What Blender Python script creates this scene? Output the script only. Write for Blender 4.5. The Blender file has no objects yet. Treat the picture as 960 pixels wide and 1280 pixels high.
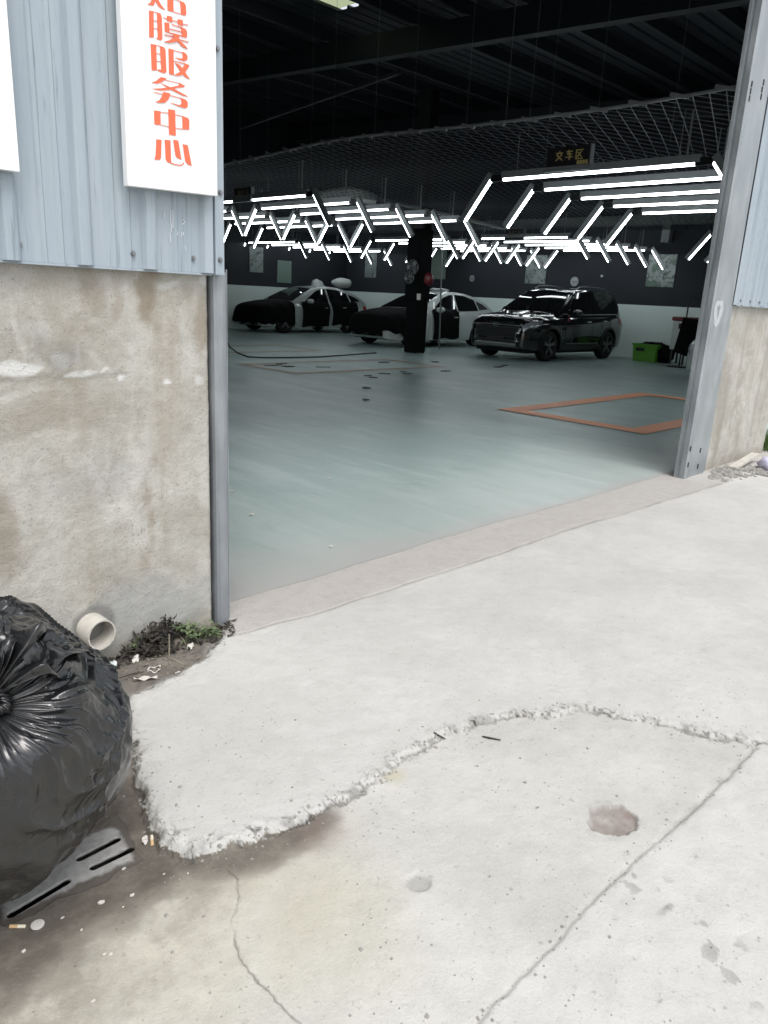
import bpy, bmesh, math, random
import numpy as np
from mathutils import Vector, Matrix, noise as mnoise
random.seed(7)
RNG = np.random.RandomState(5)
S = bpy.context.scene
COL = S.collection

# ------------------------------------------------------------------ camera
# world axes follow the building: x runs along the front wall, y goes into the hall, camera foot at the origin
FPX, PITCH, ROLL, YAW, CH = 937.27, .2808, .0514, .8058, 1.27
cyw, syw = math.cos(YAW), math.sin(YAW)
def _w2b(v): return Vector((v[0]*cyw+v[1]*syw, -v[0]*syw+v[1]*cyw, v[2]))
FW = _w2b((0, math.cos(PITCH), -math.sin(PITCH))); R0 = _w2b((1, 0, 0)); U0 = R0.cross(FW)
cr, sr = math.cos(ROLL), math.sin(ROLL)
RIGHT = R0*cr + U0*sr; UP = -R0*sr + U0*cr
CAM = Vector((0, 0, CH))
cd = bpy.data.cameras.new('camera'); cam = bpy.data.objects.new('camera', cd); COL.objects.link(cam)
cam.matrix_world = Matrix.Translation(CAM) @ Matrix((RIGHT, UP, -FW)).transposed().to_4x4()
cd.sensor_fit = 'VERTICAL'; cd.sensor_height = 24; cd.lens = FPX/1280*24
cd.clip_start = .05; cd.clip_end = 2000
S.camera = cam
def pl(px, py, ax, val):
    """photo pixel -> point on the real plane axis=val"""
    d = FW + RIGHT*((px-480)/FPX) + UP*((640-py)/FPX)
    return CAM + d*((val-CAM[ax])/d[ax])
# ------------------------------------------------------------------ world, sun, exposure
SUN_EL, SUN_AZ = 62, 205      # azimuth from +y clockwise
W = bpy.data.worlds.new('World'); S.world = W; W.use_nodes = True
wn = W.node_tree; bg = wn.nodes['Background']
sky = wn.nodes.new('ShaderNodeTexSky'); sky.sky_type = 'NISHITA'; sky.sun_disc = False
sky.sun_elevation = math.radians(SUN_EL); sky.sun_rotation = math.radians(SUN_AZ)
sky.air_density = 1.0; sky.dust_density = 3.0
hs = wn.nodes.new('ShaderNodeHueSaturation'); hs.inputs['Saturation'].default_value = .28
wn.links.new(sky.outputs[0], hs.inputs['Color']); wn.links.new(hs.outputs[0], bg.inputs[0])
bg.inputs[1].default_value = .15
sl = bpy.data.lights.new('sun', 'SUN'); sl.energy = 1.0; sl.angle = math.radians(35); sl.color = (1, .97, .93)
so = bpy.data.objects.new('sun', sl); COL.objects.link(so)
az = math.radians(SUN_AZ); el = math.radians(SUN_EL)
sd = Vector((math.sin(az)*math.cos(el), math.cos(az)*math.cos(el), math.sin(el)))
so.rotation_euler = sd.to_track_quat('Z', 'Y').to_euler()
so.location = (0, 0, 20)
S.view_settings.view_transform = 'Standard'; S.view_settings.look = 'None'
S.view_settings.gamma = 1; S.view_settings.exposure = 0.75
S.cycles.max_bounces = 8; S.cycles.diffuse_bounces = 4; S.cycles.glossy_bounces = 3
S.cycles.use_denoising = True; S.cycles.denoising_prefilter = 'ACCURATE'

# ------------------------------------------------------------------ helpers
def srgb(*c):
    return tuple((x/255/12.92 if x <= 10 else ((x/255+.055)/1.055)**2.4) for x in c)
class NT:
    def __init__(s, name):
        s.m = bpy.data.materials.new(name); s.m.use_nodes = True
        s.t = s.m.node_tree; s.b = s.t.nodes['Principled BSDF']
        s.co = s.n('ShaderNodeTexCoord').outputs['Object']
    def n(s, typ, **k):
        nd = s.t.nodes.new(typ)
        for a, v in k.items(): setattr(nd, a, v)
        return nd
    def put(s, inp, v):
        if hasattr(v, 'is_output'): s.t.links.new(v, inp)
        elif isinstance(v, (tuple, list)) and len(v) == 3 and inp.type == 'RGBA': inp.default_value = (*v, 1)
        else: inp.default_value = v
    def noise(s, scale, detail=5, rough=.6, stretch=None, co=None, dist=0):
        co = co or s.co
        if stretch:
            mp = s.n('ShaderNodeMapping'); mp.inputs['Scale'].default_value = stretch
            s.t.links.new(co, mp.inputs[0]); co = mp.outputs[0]
        nd = s.n('ShaderNodeTexNoise'); s.t.links.new(co, nd.inputs['Vector'])
        nd.inputs['Scale'].default_value = scale; nd.inputs['Detail'].default_value = detail
        nd.inputs['Roughness'].default_value = rough; nd.inputs['Distortion'].default_value = dist
        return nd.outputs['Fac']
    def voro(s, scale, feature='F1'):
        nd = s.n('ShaderNodeTexVoronoi', feature=feature); s.t.links.new(s.co, nd.inputs['Vector'])
        nd.inputs['Scale'].default_value = scale
        return nd.outputs['Distance']
    def ramp(s, v, lo, hi, a=0., b=1.):
        nd = s.n('ShaderNodeMapRange'); nd.clamp = True; nd.interpolation_type = 'SMOOTHSTEP'
        s.put(nd.inputs[0], v)
        for i, q in zip((1, 2, 3, 4), (lo, hi, a, b)): nd.inputs[i].default_value = q
        return nd.outputs[0]
    def mix(s, f, a, b, mode='MIX'):
        nd = s.n('ShaderNodeMix', data_type='RGBA', blend_type=mode)
        s.put(nd.inputs[0], f); s.put(nd.inputs[6], a); s.put(nd.inputs[7], b)
        return nd.outputs[2]
    def math(s, op, a, b=0.):
        nd = s.n('ShaderNodeMath', operation=op); s.put(nd.inputs[0], a); s.put(nd.inputs[1], b)
        return nd.outputs[0]
    def attr(s, name):
        nd = s.n('ShaderNodeAttribute'); nd.attribute_name = name; return nd.outputs['Fac']
    def bump(s, h, strength=.3, dist=.01):
        nd = s.n('ShaderNodeBump'); nd.inputs['Strength'].default_value = strength
        nd.inputs['Distance'].default_value = dist
        s.t.links.new(h, nd.inputs['Height']); s.t.links.new(nd.outputs[0], s.b.inputs['Normal'])
    def set(s, **k):
        nm = dict(col='Base Color', rough='Roughness', metal='Metallic', spec='Specular IOR Level', coat='Coat Weight')
        for a, v in k.items(): s.put(s.b.inputs[nm.get(a, a)], v)
        return s.m
def simple(name, col, rough=.6, metal=0., var=.15, scale=8., bump=0., spec=.5, coat=0.):
    t = NT(name); nz = t.noise(scale, 4)
    a = tuple(c*(1-var) for c in col); b = tuple(min(1, c*(1+var)) for c in col)
    m = t.set(col=t.mix(nz, a, b), rough=rough, metal=metal, spec=spec, coat=coat)
    if bump: t.bump(t.noise(scale*6, 4), bump, .004)
    return m

class MB:
    def __init__(s): s.v = []; s.f = []; s.mi = []
    def add(s, vs, fs, mi=0):
        o = len(s.v); s.v += [tuple(v) for v in vs]; s.f += [tuple(i+o for i in f) for f in fs]; s.mi += [mi]*len(fs); return s
    def box(s, a, b, mi=0):
        x0, y0, z0 = a; x1, y1, z1 = b
        return s.add([(x0,y0,z0),(x1,y0,z0),(x1,y1,z0),(x0,y1,z0),(x0,y0,z1),(x1,y0,z1),(x1,y1,z1),(x0,y1,z1)],
                     [(0,3,2,1),(4,5,6,7),(0,1,5,4),(1,2,6,5),(2,3,7,6),(3,0,4,7)], mi)
    def bar(s, p, q, w, h=None, mi=0, up=(0, 0, 1)):
        p = Vector(p); q = Vector(q); d = (q-p).normalized(); h = h or w
        u = Vector(up)
        if abs(d.dot(u)) > .98: u = Vector((1, 0, 0))
        a = d.cross(u).normalized()*w/2; b = a.cross(d).normalized()*h/2
        vs = [p-a-b, p+a-b, p+a+b, p-a+b, q-a-b, q+a-b, q+a+b, q-a+b]
        return s.add(vs, [(0,3,2,1),(4,5,6,7),(0,1,5,4),(1,2,6,5),(2,3,7,6),(3,0,4,7)], mi)
    def tube(s, pts, r, n=8, cap=True, mi=0):
        pts = [Vector(p) for p in pts]; rs = r if isinstance(r, (list, tuple)) else [r]*len(pts)
        rings = []; prev = None
        for i, p in enumerate(pts):
            d = (pts[min(i+1, len(pts)-1)]-pts[max(i-1, 0)]).normalized()
            if prev is None:
                u = Vector((0, 0, 1)) if abs(d.z) < .9 else Vector((1, 0, 0))
                a = d.cross(u).normalized()
            else: a = (prev-d*prev.dot(d)).normalized()
            prev = a; b = d.cross(a)
            rings.append([p+(a*math.cos(2*math.pi*k/n)+b*math.sin(2*math.pi*k/n))*rs[i] for k in range(n)])
        vs = [v for r_ in rings for v in r_]; fs = []
        for i in range(len(pts)-1):
            for k in range(n):
                fs.append((i*n+k, i*n+(k+1) % n, (i+1)*n+(k+1) % n, (i+1)*n+k))
        if cap: fs += [tuple(range(n))[::-1], tuple((len(pts)-1)*n+k for k in range(n))]
        return s.add(vs, fs, mi)
    def prism(s, poly, f, mi=0):
        """poly: list of 3D points, f: extrusion vector"""
        n = len(poly); f = Vector(f); P = [Vector(p) for p in poly]
        vs = P+[p+f for p in P]
        fs = [tuple(range(n)), tuple(range(2*n-1, n-1, -1))]+[(i, i+n, (i+1) % n+n, (i+1) % n) for i in range(n)]
        return s.add(vs, fs, mi)
    def grid(s, P, mi=0, closed=False):
        """P[i][j] -> points"""
        n = len(P); m = len(P[0]); vs = [q for r in P for q in r]; fs = []
        for i in range(n-1):
            for j in range(m-(0 if closed else 1)):
                k = (j+1) % m
                fs.append((i*m+j, i*m+k, (i+1)*m+k, (i+1)*m+j))
        return s.add(vs, fs, mi)
    def build(s, name, mat, parent=None, smooth=False, recalc=True, bevel=0):
        me = bpy.data.meshes.new(name); me.from_pydata(s.v, [], s.f)
        mats = mat if isinstance(mat, (list, tuple)) else [mat]
        for m in mats: me.materials.append(m)
        if len(mats) > 1: me.polygons.foreach_set('material_index', s.mi)
        if recalc or bevel:
            bm = bmesh.new(); bm.from_mesh(me); bmesh.ops.recalc_face_normals(bm, faces=bm.faces)
            if bevel:
                ed = [e for e in bm.edges if len(e.link_faces) == 2 and e.calc_face_angle(0) > .7]
                bmesh.ops.bevel(bm, geom=ed, offset=bevel, segments=2, profile=.6, affect='EDGES', clamp_overlap=True)
            bm.to_mesh(me); bm.free()
        if smooth: me.polygons.foreach_set('use_smooth', [True]*len(me.polygons))
        me.update()
        return link(name, me, parent)
def link(name, me, parent=None):
    o = bpy.data.objects.new(name, me); COL.objects.link(o)
    if parent is not None:
        o.parent = parent; o.matrix_parent_inverse = parent_inv(parent)
    return o
def wmat(o):
    m = o.matrix_basis.copy()
    return wmat(o.parent) @ o.matrix_parent_inverse @ m if o.parent else m
def parent_inv(p): return wmat(p).inverted()
def local_child(name, me_or_mb, mat, parent, **k):
    """child whose mesh coordinates are in the parent's own space"""
    o = me_or_mb.build(name, mat, None, **k); o.parent = parent; return o
def thing(name, label, cat, loc=(0, 0, 0), rz=0, group=None):
    o = bpy.data.objects.new(name, None); COL.objects.link(o); o.location = loc; o.rotation_euler = (0, 0, rz)
    o.empty_display_size = .2
    return tag(o, label, cat, group)
def tag(o, label, cat, group=None):
    o['label'] = label; o['category'] = cat
    if group: o['group'] = group
    return o
def kind(o, k): o['kind'] = k; return o
def attr(me, name, arr):
    a = me.attributes.new(name, 'FLOAT', 'POINT'); a.data.foreach_set('value', np.asarray(arr, dtype=np.float32))

# numpy value noise
_T = RNG.rand(256, 256)
def vnoise(x, y):
    xi = np.floor(x).astype(int); yi = np.floor(y).astype(int); fx = x-xi; fy = y-yi
    fx = fx*fx*(3-2*fx); fy = fy*fy*(3-2*fy)
    g = lambda a, b: _T[a & 255, b & 255]
    return (g(xi, yi)*(1-fx)+g(xi+1, yi)*fx)*(1-fy)+(g(xi, yi+1)*(1-fx)+g(xi+1, yi+1)*fx)*fy
def fbm(x, y, o=5, g=.5):
    r = 0; a = 1; t = 0
    for i in range(o):
        r = r+a*vnoise(x*2**i+i*17.3, y*2**i+i*9.1); t += a; a *= g
    return r/t*2-1
def sstep(a, b, x):
    t = np.clip((x-a)/(b-a), 0, 1); return t*t*(3-2*t)
def pdist(X, Y, pts):
    """distance to a polyline, signed (left of its direction positive)"""
    best = np.full(X.shape, 1e9); sg = np.ones(X.shape)
    for (x0, y0), (x1, y1) in zip(pts[:-1], pts[1:]):
        dx, dy = x1-x0, y1-y0; L2 = dx*dx+dy*dy
        t = np.clip(((X-x0)*dx+(Y-y0)*dy)/L2, 0, 1)
        ex, ey = X-(x0+t*dx), Y-(y0+t*dy); d = np.hypot(ex, ey)
        c = dx*(Y-y0)-dy*(X-x0)
        m = d < best-1e-9
        best = np.where(m, d, best); sg = np.where(m, np.sign(c+1e-12), sg)
    return best*sg

# ------------------------------------------------------------------ materials
def m_ground():
    t = NT('cast_concrete')
    big = t.noise(2.2, 6, .65); mid = t.noise(14, 6, .7); fine = t.noise(120, 4, .7); sp = t.noise(55, 3, .6); pore = t.noise(230, 3, .7)
    ca = t.mix(t.ramp(big, .3, .7), (.44, .435, .415), (.50, .497, .478))
    cy = t.mix(t.ramp(big, .3, .7), (.41, .403, .375), (.49, .483, .455))
    c2 = t.mix(t.ramp(big, .3, .7), (.45, .447, .425), (.51, .505, .487))
    ct = t.mix(t.ramp(mid, .3, .7), (.36, .342, .325), (.43, .412, .392))
    col = t.mix(t.attr('m_apron'), cy, ca); col = t.mix(t.attr('m_slab'), col, c2); col = t.mix(t.attr('m_thresh'), col, ct)
    col = t.mix(t.ramp(mid, .4, .75, 0, .4), col, t.mix(.3, col, (.2, .19, .165)))
    dk = t.mix(.42, col, (.06, .055, .05))
    col = t.mix(t.ramp(sp, .62, .74, 0, .75), col, dk)
    col = t.mix(t.ramp(pore, .58, .72, 0, .6), col, dk)
    col = t.mix(t.ramp(fine, .35, .8, 0, .4), col, t.mix(.45, col, (.62, .61, .58)))
    vd = t.voro(38); msk = t.ramp(t.noise(6, 3), .48, .6)
    pit = t.math('MULTIPLY', t.ramp(vd, .05, .13, 1, 0), msk)
    col = t.mix(t.math('MULTIPLY', pit, .65), col, (.11, .1, .09))
    col = t.mix(t.math('MULTIPLY', t.attr('yellow'), .6), col, (.40, .36, .22))
    stc = t.mix(t.ramp(mid, .35, .7), (.075, .064, .054), (.145, .125, .105)); stc = t.mix(t.ramp(fine, .6, .75, 0, .5), stc, (.33, .3, .26))
    sa = t.attr('stain'); sa2 = t.math('MULTIPLY', sa, t.ramp(t.math('ADD', sa, t.math('MULTIPLY', t.math('SUBTRACT', mid, .5), 1.2)), .05, .6)); col = t.mix(sa2, col, stc)
    col = t.mix(t.attr('brown'), col, t.mix(mid, (.11, .068, .055), (.19, .135, .115)))
    col = t.mix(t.attr('dark'), col, (.045, .042, .038))
    wet = t.attr('wet')
    t.set(col=col, rough=t.ramp(wet, 0, 1, .92, .45), spec=.3)
    h = t.math('ADD', t.math('MULTIPLY', fine, .6), t.math('MULTIPLY', mid, .9))
    h = t.math('ADD', h, t.math('MULTIPLY', pit, -.9)); h = t.math('ADD', h, t.math('MULTIPLY', pore, .4))
    h = t.math('ADD', h, t.math('MULTIPLY', t.math('MULTIPLY', t.attr('rough'), sp), 2.2))
    t.bump(h, .45, .006)
    return t.m
M = {}
M['concrete'] = m_ground()
def m_wall():
    t = NT('rendered_concrete')
    big = t.noise(2.6, 6, .62); mid = t.noise(11, 7, .7); fine = t.noise(90, 5, .7)
    streak = t.noise(7, 5, .6, (1, 1, .13)); grit = t.noise(220, 3, .7)
    col = t.mix(t.ramp(big, .36, .64), (.335, .32, .28), (.46, .45, .415)); lp_ = t.noise(4.2, 7, .68, dist=.6); col = t.mix(t.ramp(lp_, .53, .62, 0, .45), col, (.56, .55, .515)); dp_ = t.noise(6.5, 6, .7, dist=.8); col = t.mix(t.ramp(dp_, .58, .68, 0, .4), col, (.27, .25, .215))
    col = t.mix(t.ramp(mid, .4, .72, 0, .5), col, (.27, .25, .21))
    col = t.mix(t.ramp(streak, .5, .75, 0, .45), col, (.27, .235, .175))
    col = t.mix(t.ramp(fine, .56, .7, 0, .5), col, (.17, .155, .13))
    col = t.mix(t.ramp(grit, .35, .7, 0, .25), col, (.55, .53, .47))
    col = t.mix(t.attr('brown'), col, (.2, .155, .1))
    col = t.mix(t.attr('grey'), col, (.33, .335, .325))
    col = t.mix(t.attr('dark'), col, (.15, .15, .145))
    col = t.mix(t.math('MULTIPLY', t.attr('white'), t.ramp(t.math('ADD', mid, t.attr('white')), .55, .95, .15, .95)), col, (.66, .665, .65))
    pk = t.ramp(t.voro(45), .03, .1, 1, 0); pk = t.math('MULTIPLY', pk, t.ramp(t.noise(5, 3), .42, .55))
    col = t.mix(t.math('MULTIPLY', pk, .7), col, (.08, .07, .06))
    hl = t.math('ABSOLUTE', t.math('SUBTRACT', t.noise(2.6, 6, .62, dist=1.4), .5)); hl = t.math('MULTIPLY', t.ramp(hl, .0, .0035, 1, 0), t.ramp(t.noise(2.1, 2), .5, .6)); col = t.mix(t.math('MULTIPLY', hl, .6), col, (.1, .09, .08))
    t.set(col=col, rough=.93, spec=.2)
    h = t.math('ADD', t.math('MULTIPLY', fine, .6), t.math('MULTIPLY', mid, 1.2))
    h = t.math('ADD', h, t.math('MULTIPLY', pk, -1.2)); t.bump(h, .6, .008)
    return t.m
M['wall'] = m_wall()
def m_blue():
    t = NT('blue_coated_steel')
    st = t.noise(5, 5, .6, (3, 3, .16)); fine = t.noise(30, 4, .6, (2, 2, .3)); dr = t.noise(16, 4, .6, (4, 4, .16))
    col = t.mix(t.ramp(st, .3, .7), (.295, .352, .398), (.36, .412, .45))
    col = t.mix(t.ramp(fine, .5, .8, 0, .35), col, (.24, .29, .33))
    col = t.mix(t.ramp(dr, .61, .70, 0, .55), col, (.16, .19, .21))
    t.set(col=col, rough=.5, metal=.0, spec=.4); t.bump(fine, .06, .003); return t.m
M['blue'] = m_blue()
def m_galv(name, a, b, metal=.75, rough=.42):
    t = NT(name); n1 = t.noise(9, 5, .6, (1, 1, .35)); n2 = t.noise(60, 4); sc = t.noise(30, 4, .7, (6, 6, .3))
    col = t.mix(t.ramp(n1, .3, .7), a, b); col = t.mix(t.ramp(sc, .64, .72, 0, .5), col, tuple(min(1, c*1.5) for c in b))
    t.set(col=col, metal=metal, rough=t.ramp(n1, .3, .7, rough-.08, rough+.12)); t.bump(n2, .05, .003); return t.m
M['galv'] = m_galv('galvanised_steel', (.29, .32, .335), (.39, .42, .435), .5, .45)
M['galvdark'] = m_galv('dull_grey_steel', (.24, .26, .28), (.34, .36, .38), .45, .5)
def m_sign(name):
    t = NT(name); n = t.noise(3, 4)
    t.set(col=t.mix(n, (.83, .83, .83), (.9, .9, .89)), rough=.35); return t.m
M['sign'] = m_sign('white_sign_board')
M['red'] = simple('orange_red_lettering', (.78, .15, .07), .5, var=.12, scale=20)
M['bolt'] = simple('bolt_metal', (.25, .26, .27), .4, .7)
M['black'] = simple('soft_black', (.008, .008, .009), .7)
def m_epoxy():
    t = NT('green_grey_epoxy_floor')
    n1 = t.noise(.7, 5, .6); n2 = t.noise(3, 6, .7); st = t.noise(2.2, 5, .65, (1, .25, 1)); sm = t.noise(26, 5, .7)
    col = t.mix(t.ramp(n1, .3, .7), (.225, .315, .30), (.28, .375, .36))
    col = t.mix(t.ramp(st, .44, .68, 0, .65), col, (.40, .49, .475)); st2 = t.noise(7, 5, .7, (1, .09, 1)); col = t.mix(t.ramp(st2, .54, .72, 0, .5), col, (.46, .54, .52)); col = t.mix(t.ramp(st2, .44, .3, 0, .35), col, (.13, .19, .18))
    col = t.mix(t.ramp(n2, .55, .8, 0, .4), col, (.13, .185, .18))
    col = t.mix(t.ramp(sm, .60, .70, 0, .5), col, (.4, .44, .43)); col = t.mix(t.ramp(t.noise(45, 4, .7), .66, .74, 0, .5), col, (.07, .09, .09))
    # road dust carried in over the sill fades away with distance from the door
    sx = t.n('ShaderNodeSeparateXYZ'); t.t.links.new(t.co, sx.inputs[0])
    dd = t.math('ADD', sx.outputs['Y'], t.math('MULTIPLY', t.math('SUBTRACT', n2, .5), 1.6))
    col = t.mix(t.ramp(dd, 2.2, 4.4, .5, 0), col, (.39, .40, .385))
    col = t.mix(t.attr('dust'), col, (.36, .355, .34))
    t.set(col=col, rough=t.ramp(n1, .3, .7, .3, .42), spec=.5); t.bump(sm, .012, .004); return t.m
M['epoxy'] = m_epoxy()
def m_orange(name, a, wear):
    t = NT(name); n = t.noise(5, 6, .7); n2 = t.noise(24, 5, .7)
    col = t.mix(n2, a, tuple(c*.75 for c in a)); col = t.mix(t.ramp(n, .5-wear, .95-wear, 0, 1), col, (.16, .21, .195))
    t.set(col=col, rough=.45); return t.m
M['orange'] = m_orange('orange_line_paint', (.85, .33, .15), -.1)
M['tan'] = m_orange('worn_tan_line_paint', (.36, .25, .17), .06)
M['wallwhite'] = simple('white_wall_paint', (.62, .72, .69), .6, var=.06, scale=1.5)
M['walldark'] = simple('dark_wall_paint', (.010, .013, .019), .75, var=.25, scale=1)
M['roof'] = simple('dark_roof_sheet', (.024, .028, .037), .7, var=.2, scale=.7)
M['purlin'] = simple('dark_purlin', (.02, .024, .03), .6)
M['beam'] = simple('grey_beam', (.17, .19, .19), .55, var=.2)
M['net'] = simple('grey_netting', (.085, .092, .11), .7)
M['rope'] = simple('pale_rope', (.2, .21, .22), .6, var=.4, scale=6)
M['housing'] = simple('lamp_housing', (.3, .32, .33), .4, .3, var=.1)
M['joint'] = simple('black_connector', (.012, .012, .013), .4)
def emis(name, col, st):
    t = NT(name); n = t.noise(4, 2); t.set(col=(.8, .8, .8))
    t.put(t.b.inputs['Emission Color'], t.mix(n, col, tuple(min(1, c*1.02) for c in col))); t.b.inputs['Emission Strength'].default_value = st
    return t.m
M['tube'] = emis('lit_tube', (.90, .97, 1.0), 8.5)
M['carblack'] = simple('black_car_paint', (.006, .007, .008), .12, 0, var=.1, coat=1.)
M['carwhite'] = simple('white_car_paint', (.5, .54, .53), .25, 0, var=.03, coat=.6)
M['cargrey'] = simple('silver_car_paint', (.38, .42, .41), .28, .1, var=.03, coat=.6)
M['glass'] = simple('tinted_glass', (.006, .007, .008), .04, 0, var=.1, spec=.9)
M['tyre'] = simple('tyre_rubber', (.006, .006, .006), .75, bump=.2)
M['rim'] = simple('alloy_rim', (.22, .23, .24), .35, .8)
M['chrome'] = simple('chrome_trim', (.55, .57, .58), .18, .95, var=.03)
M['plastic'] = simple('dark_plastic_trim', (.015, .016, .017), .5)
M['lamp'] = simple('headlamp_lens', (.35, .38, .4), .08, .2, spec=.9)
M['tail'] = simple('red_lamp_lens', (.3, .012, .015), .15)
M['cloth'] = simple('black_protective_cloth', (.0028, .003, .0036), .9, spec=.15, bump=.3, scale=14)
M['pvc'] = simple('white_pvc', (.5, .48, .43), .45, var=.3, scale=14)
M['green'] = simple('green_plastic', (.1, .3, .035), .45, var=.1)
M['redplastic'] = simple('red_plastic', (.13, .01, .016), .4)
def m_poster(name, a, b, c):
    t = NT(name); n = t.noise(3.2, 5, .65, dist=1.5); n2 = t.noise(9, 5, .6)
    col = t.mix(t.ramp(n, .42, .56), a, b); col = t.mix(t.ramp(n2, .55, .66), col, c); t.set(col=col, rough=.4); return t.m
M['poster1'] = m_poster('printed_poster_green', (.07, .12, .09), (.25, .29, .28), (.03, .055, .045))
M['poster2'] = m_poster('printed_poster_grey', (.2, .24, .23), (.13, .16, .155), (.03, .04, .04))
M['plainboard'] = simple('pale_green_board', (.15, .22, .19), .5)
M['signdark'] = simple('dark_sign_face', (.02, .018, .022), .4)
M['gold'] = simple('gold_lettering', (.62, .5, .2), .4, .1)
M['golddim'] = simple('faded_gold_lettering', (.16, .15, .1), .5)
M['bag'] = None
def m_bag():
    t = NT('black_bin_liner_film'); n = t.noise(6, 5, .6, dist=1.0); n2 = t.noise(28, 4, .55, dist=.8)
    t.set(col=t.mix(n, (.007, .0075, .008), (.014, .0145, .016)), rough=t.ramp(n, .3, .7, .17, .3), spec=.8)
    cr = t.noise(3.5, 6, .58, dist=1.6)
    rid = t.math('ABSOLUTE', t.math('SUBTRACT', cr, .5))
    t.bump(t.math('ADD', t.math('MULTIPLY', t.ramp(rid, 0, .05, 1, 0), .5), t.math('MULTIPLY', n2, .2)), .16, .01); return t.m
M['bag'] = m_bag()
M['leaf'] = simple('weed_leaf', (.11, .15, .07), .6, var=.4, scale=30)
M['deadleaf'] = simple('dead_leaf', (.035, .03, .025), .8, var=.6, scale=30)
M['soil'] = None
def m_soil():
    t = NT('dark_soil'); n = t.noise(18, 6, .7); n2 = t.noise(90, 4)
    t.set(col=t.mix(t.ramp(n, .35, .7), (.05, .038, .028), (.15, .12, .09)), rough=.95); t.bump(t.math('ADD', n, n2), .8, .02); return t.m
M['soil'] = m_soil()
M['paper'] = simple('white_paper_litter', (.55, .53, .49), .7, var=.25, scale=30)
M['crumb'] = simple('concrete_crumb', (.27, .262, .245), .9, var=.3, scale=20)
M['wood'] = simple('grey_twig', (.2, .18, .14), .8, var=.3, scale=20)
M['butt'] = simple('cigarette_paper', (.72, .66, .52), .7, var=.15, scale=60)
M['grate'] = None
def m_grate():
    t = NT('dirty_cast_grate'); n = t.noise(7, 6, .7); n2 = t.noise(50, 5, .7)
    e = t.attr('dirt')
    col = t.mix(t.ramp(n2, .3, .7), (.31, .305, .29), (.42, .415, .40))
    k = t.math('ADD', e, t.math('MULTIPLY', t.math('SUBTRACT', n, .5), 1.3))
    col = t.mix(t.ramp(k, .25, .6), col, t.mix(n2, (.08, .07, .06), (.13, .115, .1)))
    t.set(col=col, rough=.75); t.bump(t.math('ADD', n2, n), .3, .005); return t.m
M['grate'] = m_grate()
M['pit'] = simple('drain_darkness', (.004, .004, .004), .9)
M['grass'] = simple('grass_blade', (.07, .13, .03), .7, var=.4, scale=10)
M['earth'] = simple('earth_ground', (.2, .19, .16), .95, var=.3, scale=1)
M['lilac'] = simple('lilac_plastic', (.45, .44, .55), .45)
M['pinkbox'] = simple('dusty_pink_box', (.3, .21, .2), .6)
M['film'] = simple('cloudy_plastic_film', (.5, .54, .53), .35)

# ------------------------------------------------------------------ ground: heightfield slabs
Y0 = 2.342            # outer face of the front wall
g2 = lambda L_: [tuple(pl(x, y, 2, 0)[:2]) for x, y in L_]
U = g2([(300,796),(262,815),(235,832),(198,852),(160,868),(158,885),(166,930),(178,985),(190,1020),(205,1043),(222,1053),(240,1059),(262,1055),(300,1045),(340,1032),(380,1020),(400,1007),(440,992),(480,968),(498,947),(530,932),(555,916),(600,902),(640,893),(690,890),(728,885),(770,893),(800,897),(850,908),(880,916),(920,921),(938,927),(985,927)])
U = [(1.545, 2.30)] + U[1:] + [(U[-1][0]+6, U[-1][1]-4.2)]
J = g2([(944,930),(900,974),(860,1014),(800,1065),(760,1100),(735,1126),(700,1165),(668,1196),(640,1225),(610,1250),(585,1280),(540,1330)])
J = J + [(J[-1][0]-1.6, J[-1][1]-1.5)]
Kc = g2([(262,1062),(285,1075),(298,1087),(300,1110),(291,1140),(300,1180),(320,1205),(345,1235),(370,1256),(392,1282)])
T = g2([(283,795),(310,789),(340,780),(400,765),(450,748),(520,726),(600,700),(700,665),(800,636),(910,602)])
T = [(1.3, 2.25)]+T[1:]+[(6.3, 2.12), (7.5, 2.15), (14, 2.2)]
def wob(X, Y, d, a=.018, f=14): return d+a*fbm(X*f, Y*f, 4)+.35*a*fbm(X*f*5, Y*f*5, 3)
rr = np.concatenate([np.exp(np.linspace(math.log(.62), math.log(3.3), 640)), np.exp(np.linspace(math.log(3.3), math.log(9.6), 340))[1:]])
aa = np.concatenate([np.linspace(-1.15, -.66, 50)[:-1], np.linspace(-.66, .64, 590), np.linspace(.64, 1.02, 40)[1:]]); nr, na = len(rr), len(aa)
RR, AA = np.meshgrid(rr, aa, indexing='ij')
viewaz = math.atan2(FW.x, FW.y)
X = RR*np.sin(viewaz+AA); Y = RR*np.cos(viewaz+AA)
dU = pdist(X, Y, U); dU = wob(X, Y, dU, .016, 12)+.010*fbm(X*30, Y*30, 4)+.006*fbm(X*75, Y*75, 3)       # >0: on which side?
pU = pdist(np.array([1.6]), np.array([1.6]), U)[0]; sgnU = np.sign(pU); dU = dU*sgnU        # apron side positive
dJ = pdist(X, Y, J); pJ = np.sign(pdist(np.array([2.2]), np.array([.3]), J)[0]); dJ = wob(X, Y, dJ*pJ, .004, 13)+.003*fbm(X*48, Y*48, 3)
dK = np.abs(wob(X, Y, pdist(X, Y, Kc), .008, 20)); dT = wob(X, Y, pdist(X, Y, T), .0035, 11)
pT = np.sign(pdist(np.array([3.]), np.array([3.]), T)[0]); dT = dT*pT
dc = lambda px, py, r, e=1., z=0: np.hypot((X-pl(px, py, 2, z)[0]), (Y-pl(px, py, 2, z)[1])*e)/r
apron = sstep(-.004, .012, dU)*.55+.45*sstep(-.002, .024, dU+.022*fbm(X*18, Y*18, 4))
lv_ = .013+.017*sstep(1.15, .6, X); Zg = lv_*(apron-1)
Zg += .006*fbm(X*2.3, Y*2.3, 4) + .0022*fbm(X*22, Y*22, 4)
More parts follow.
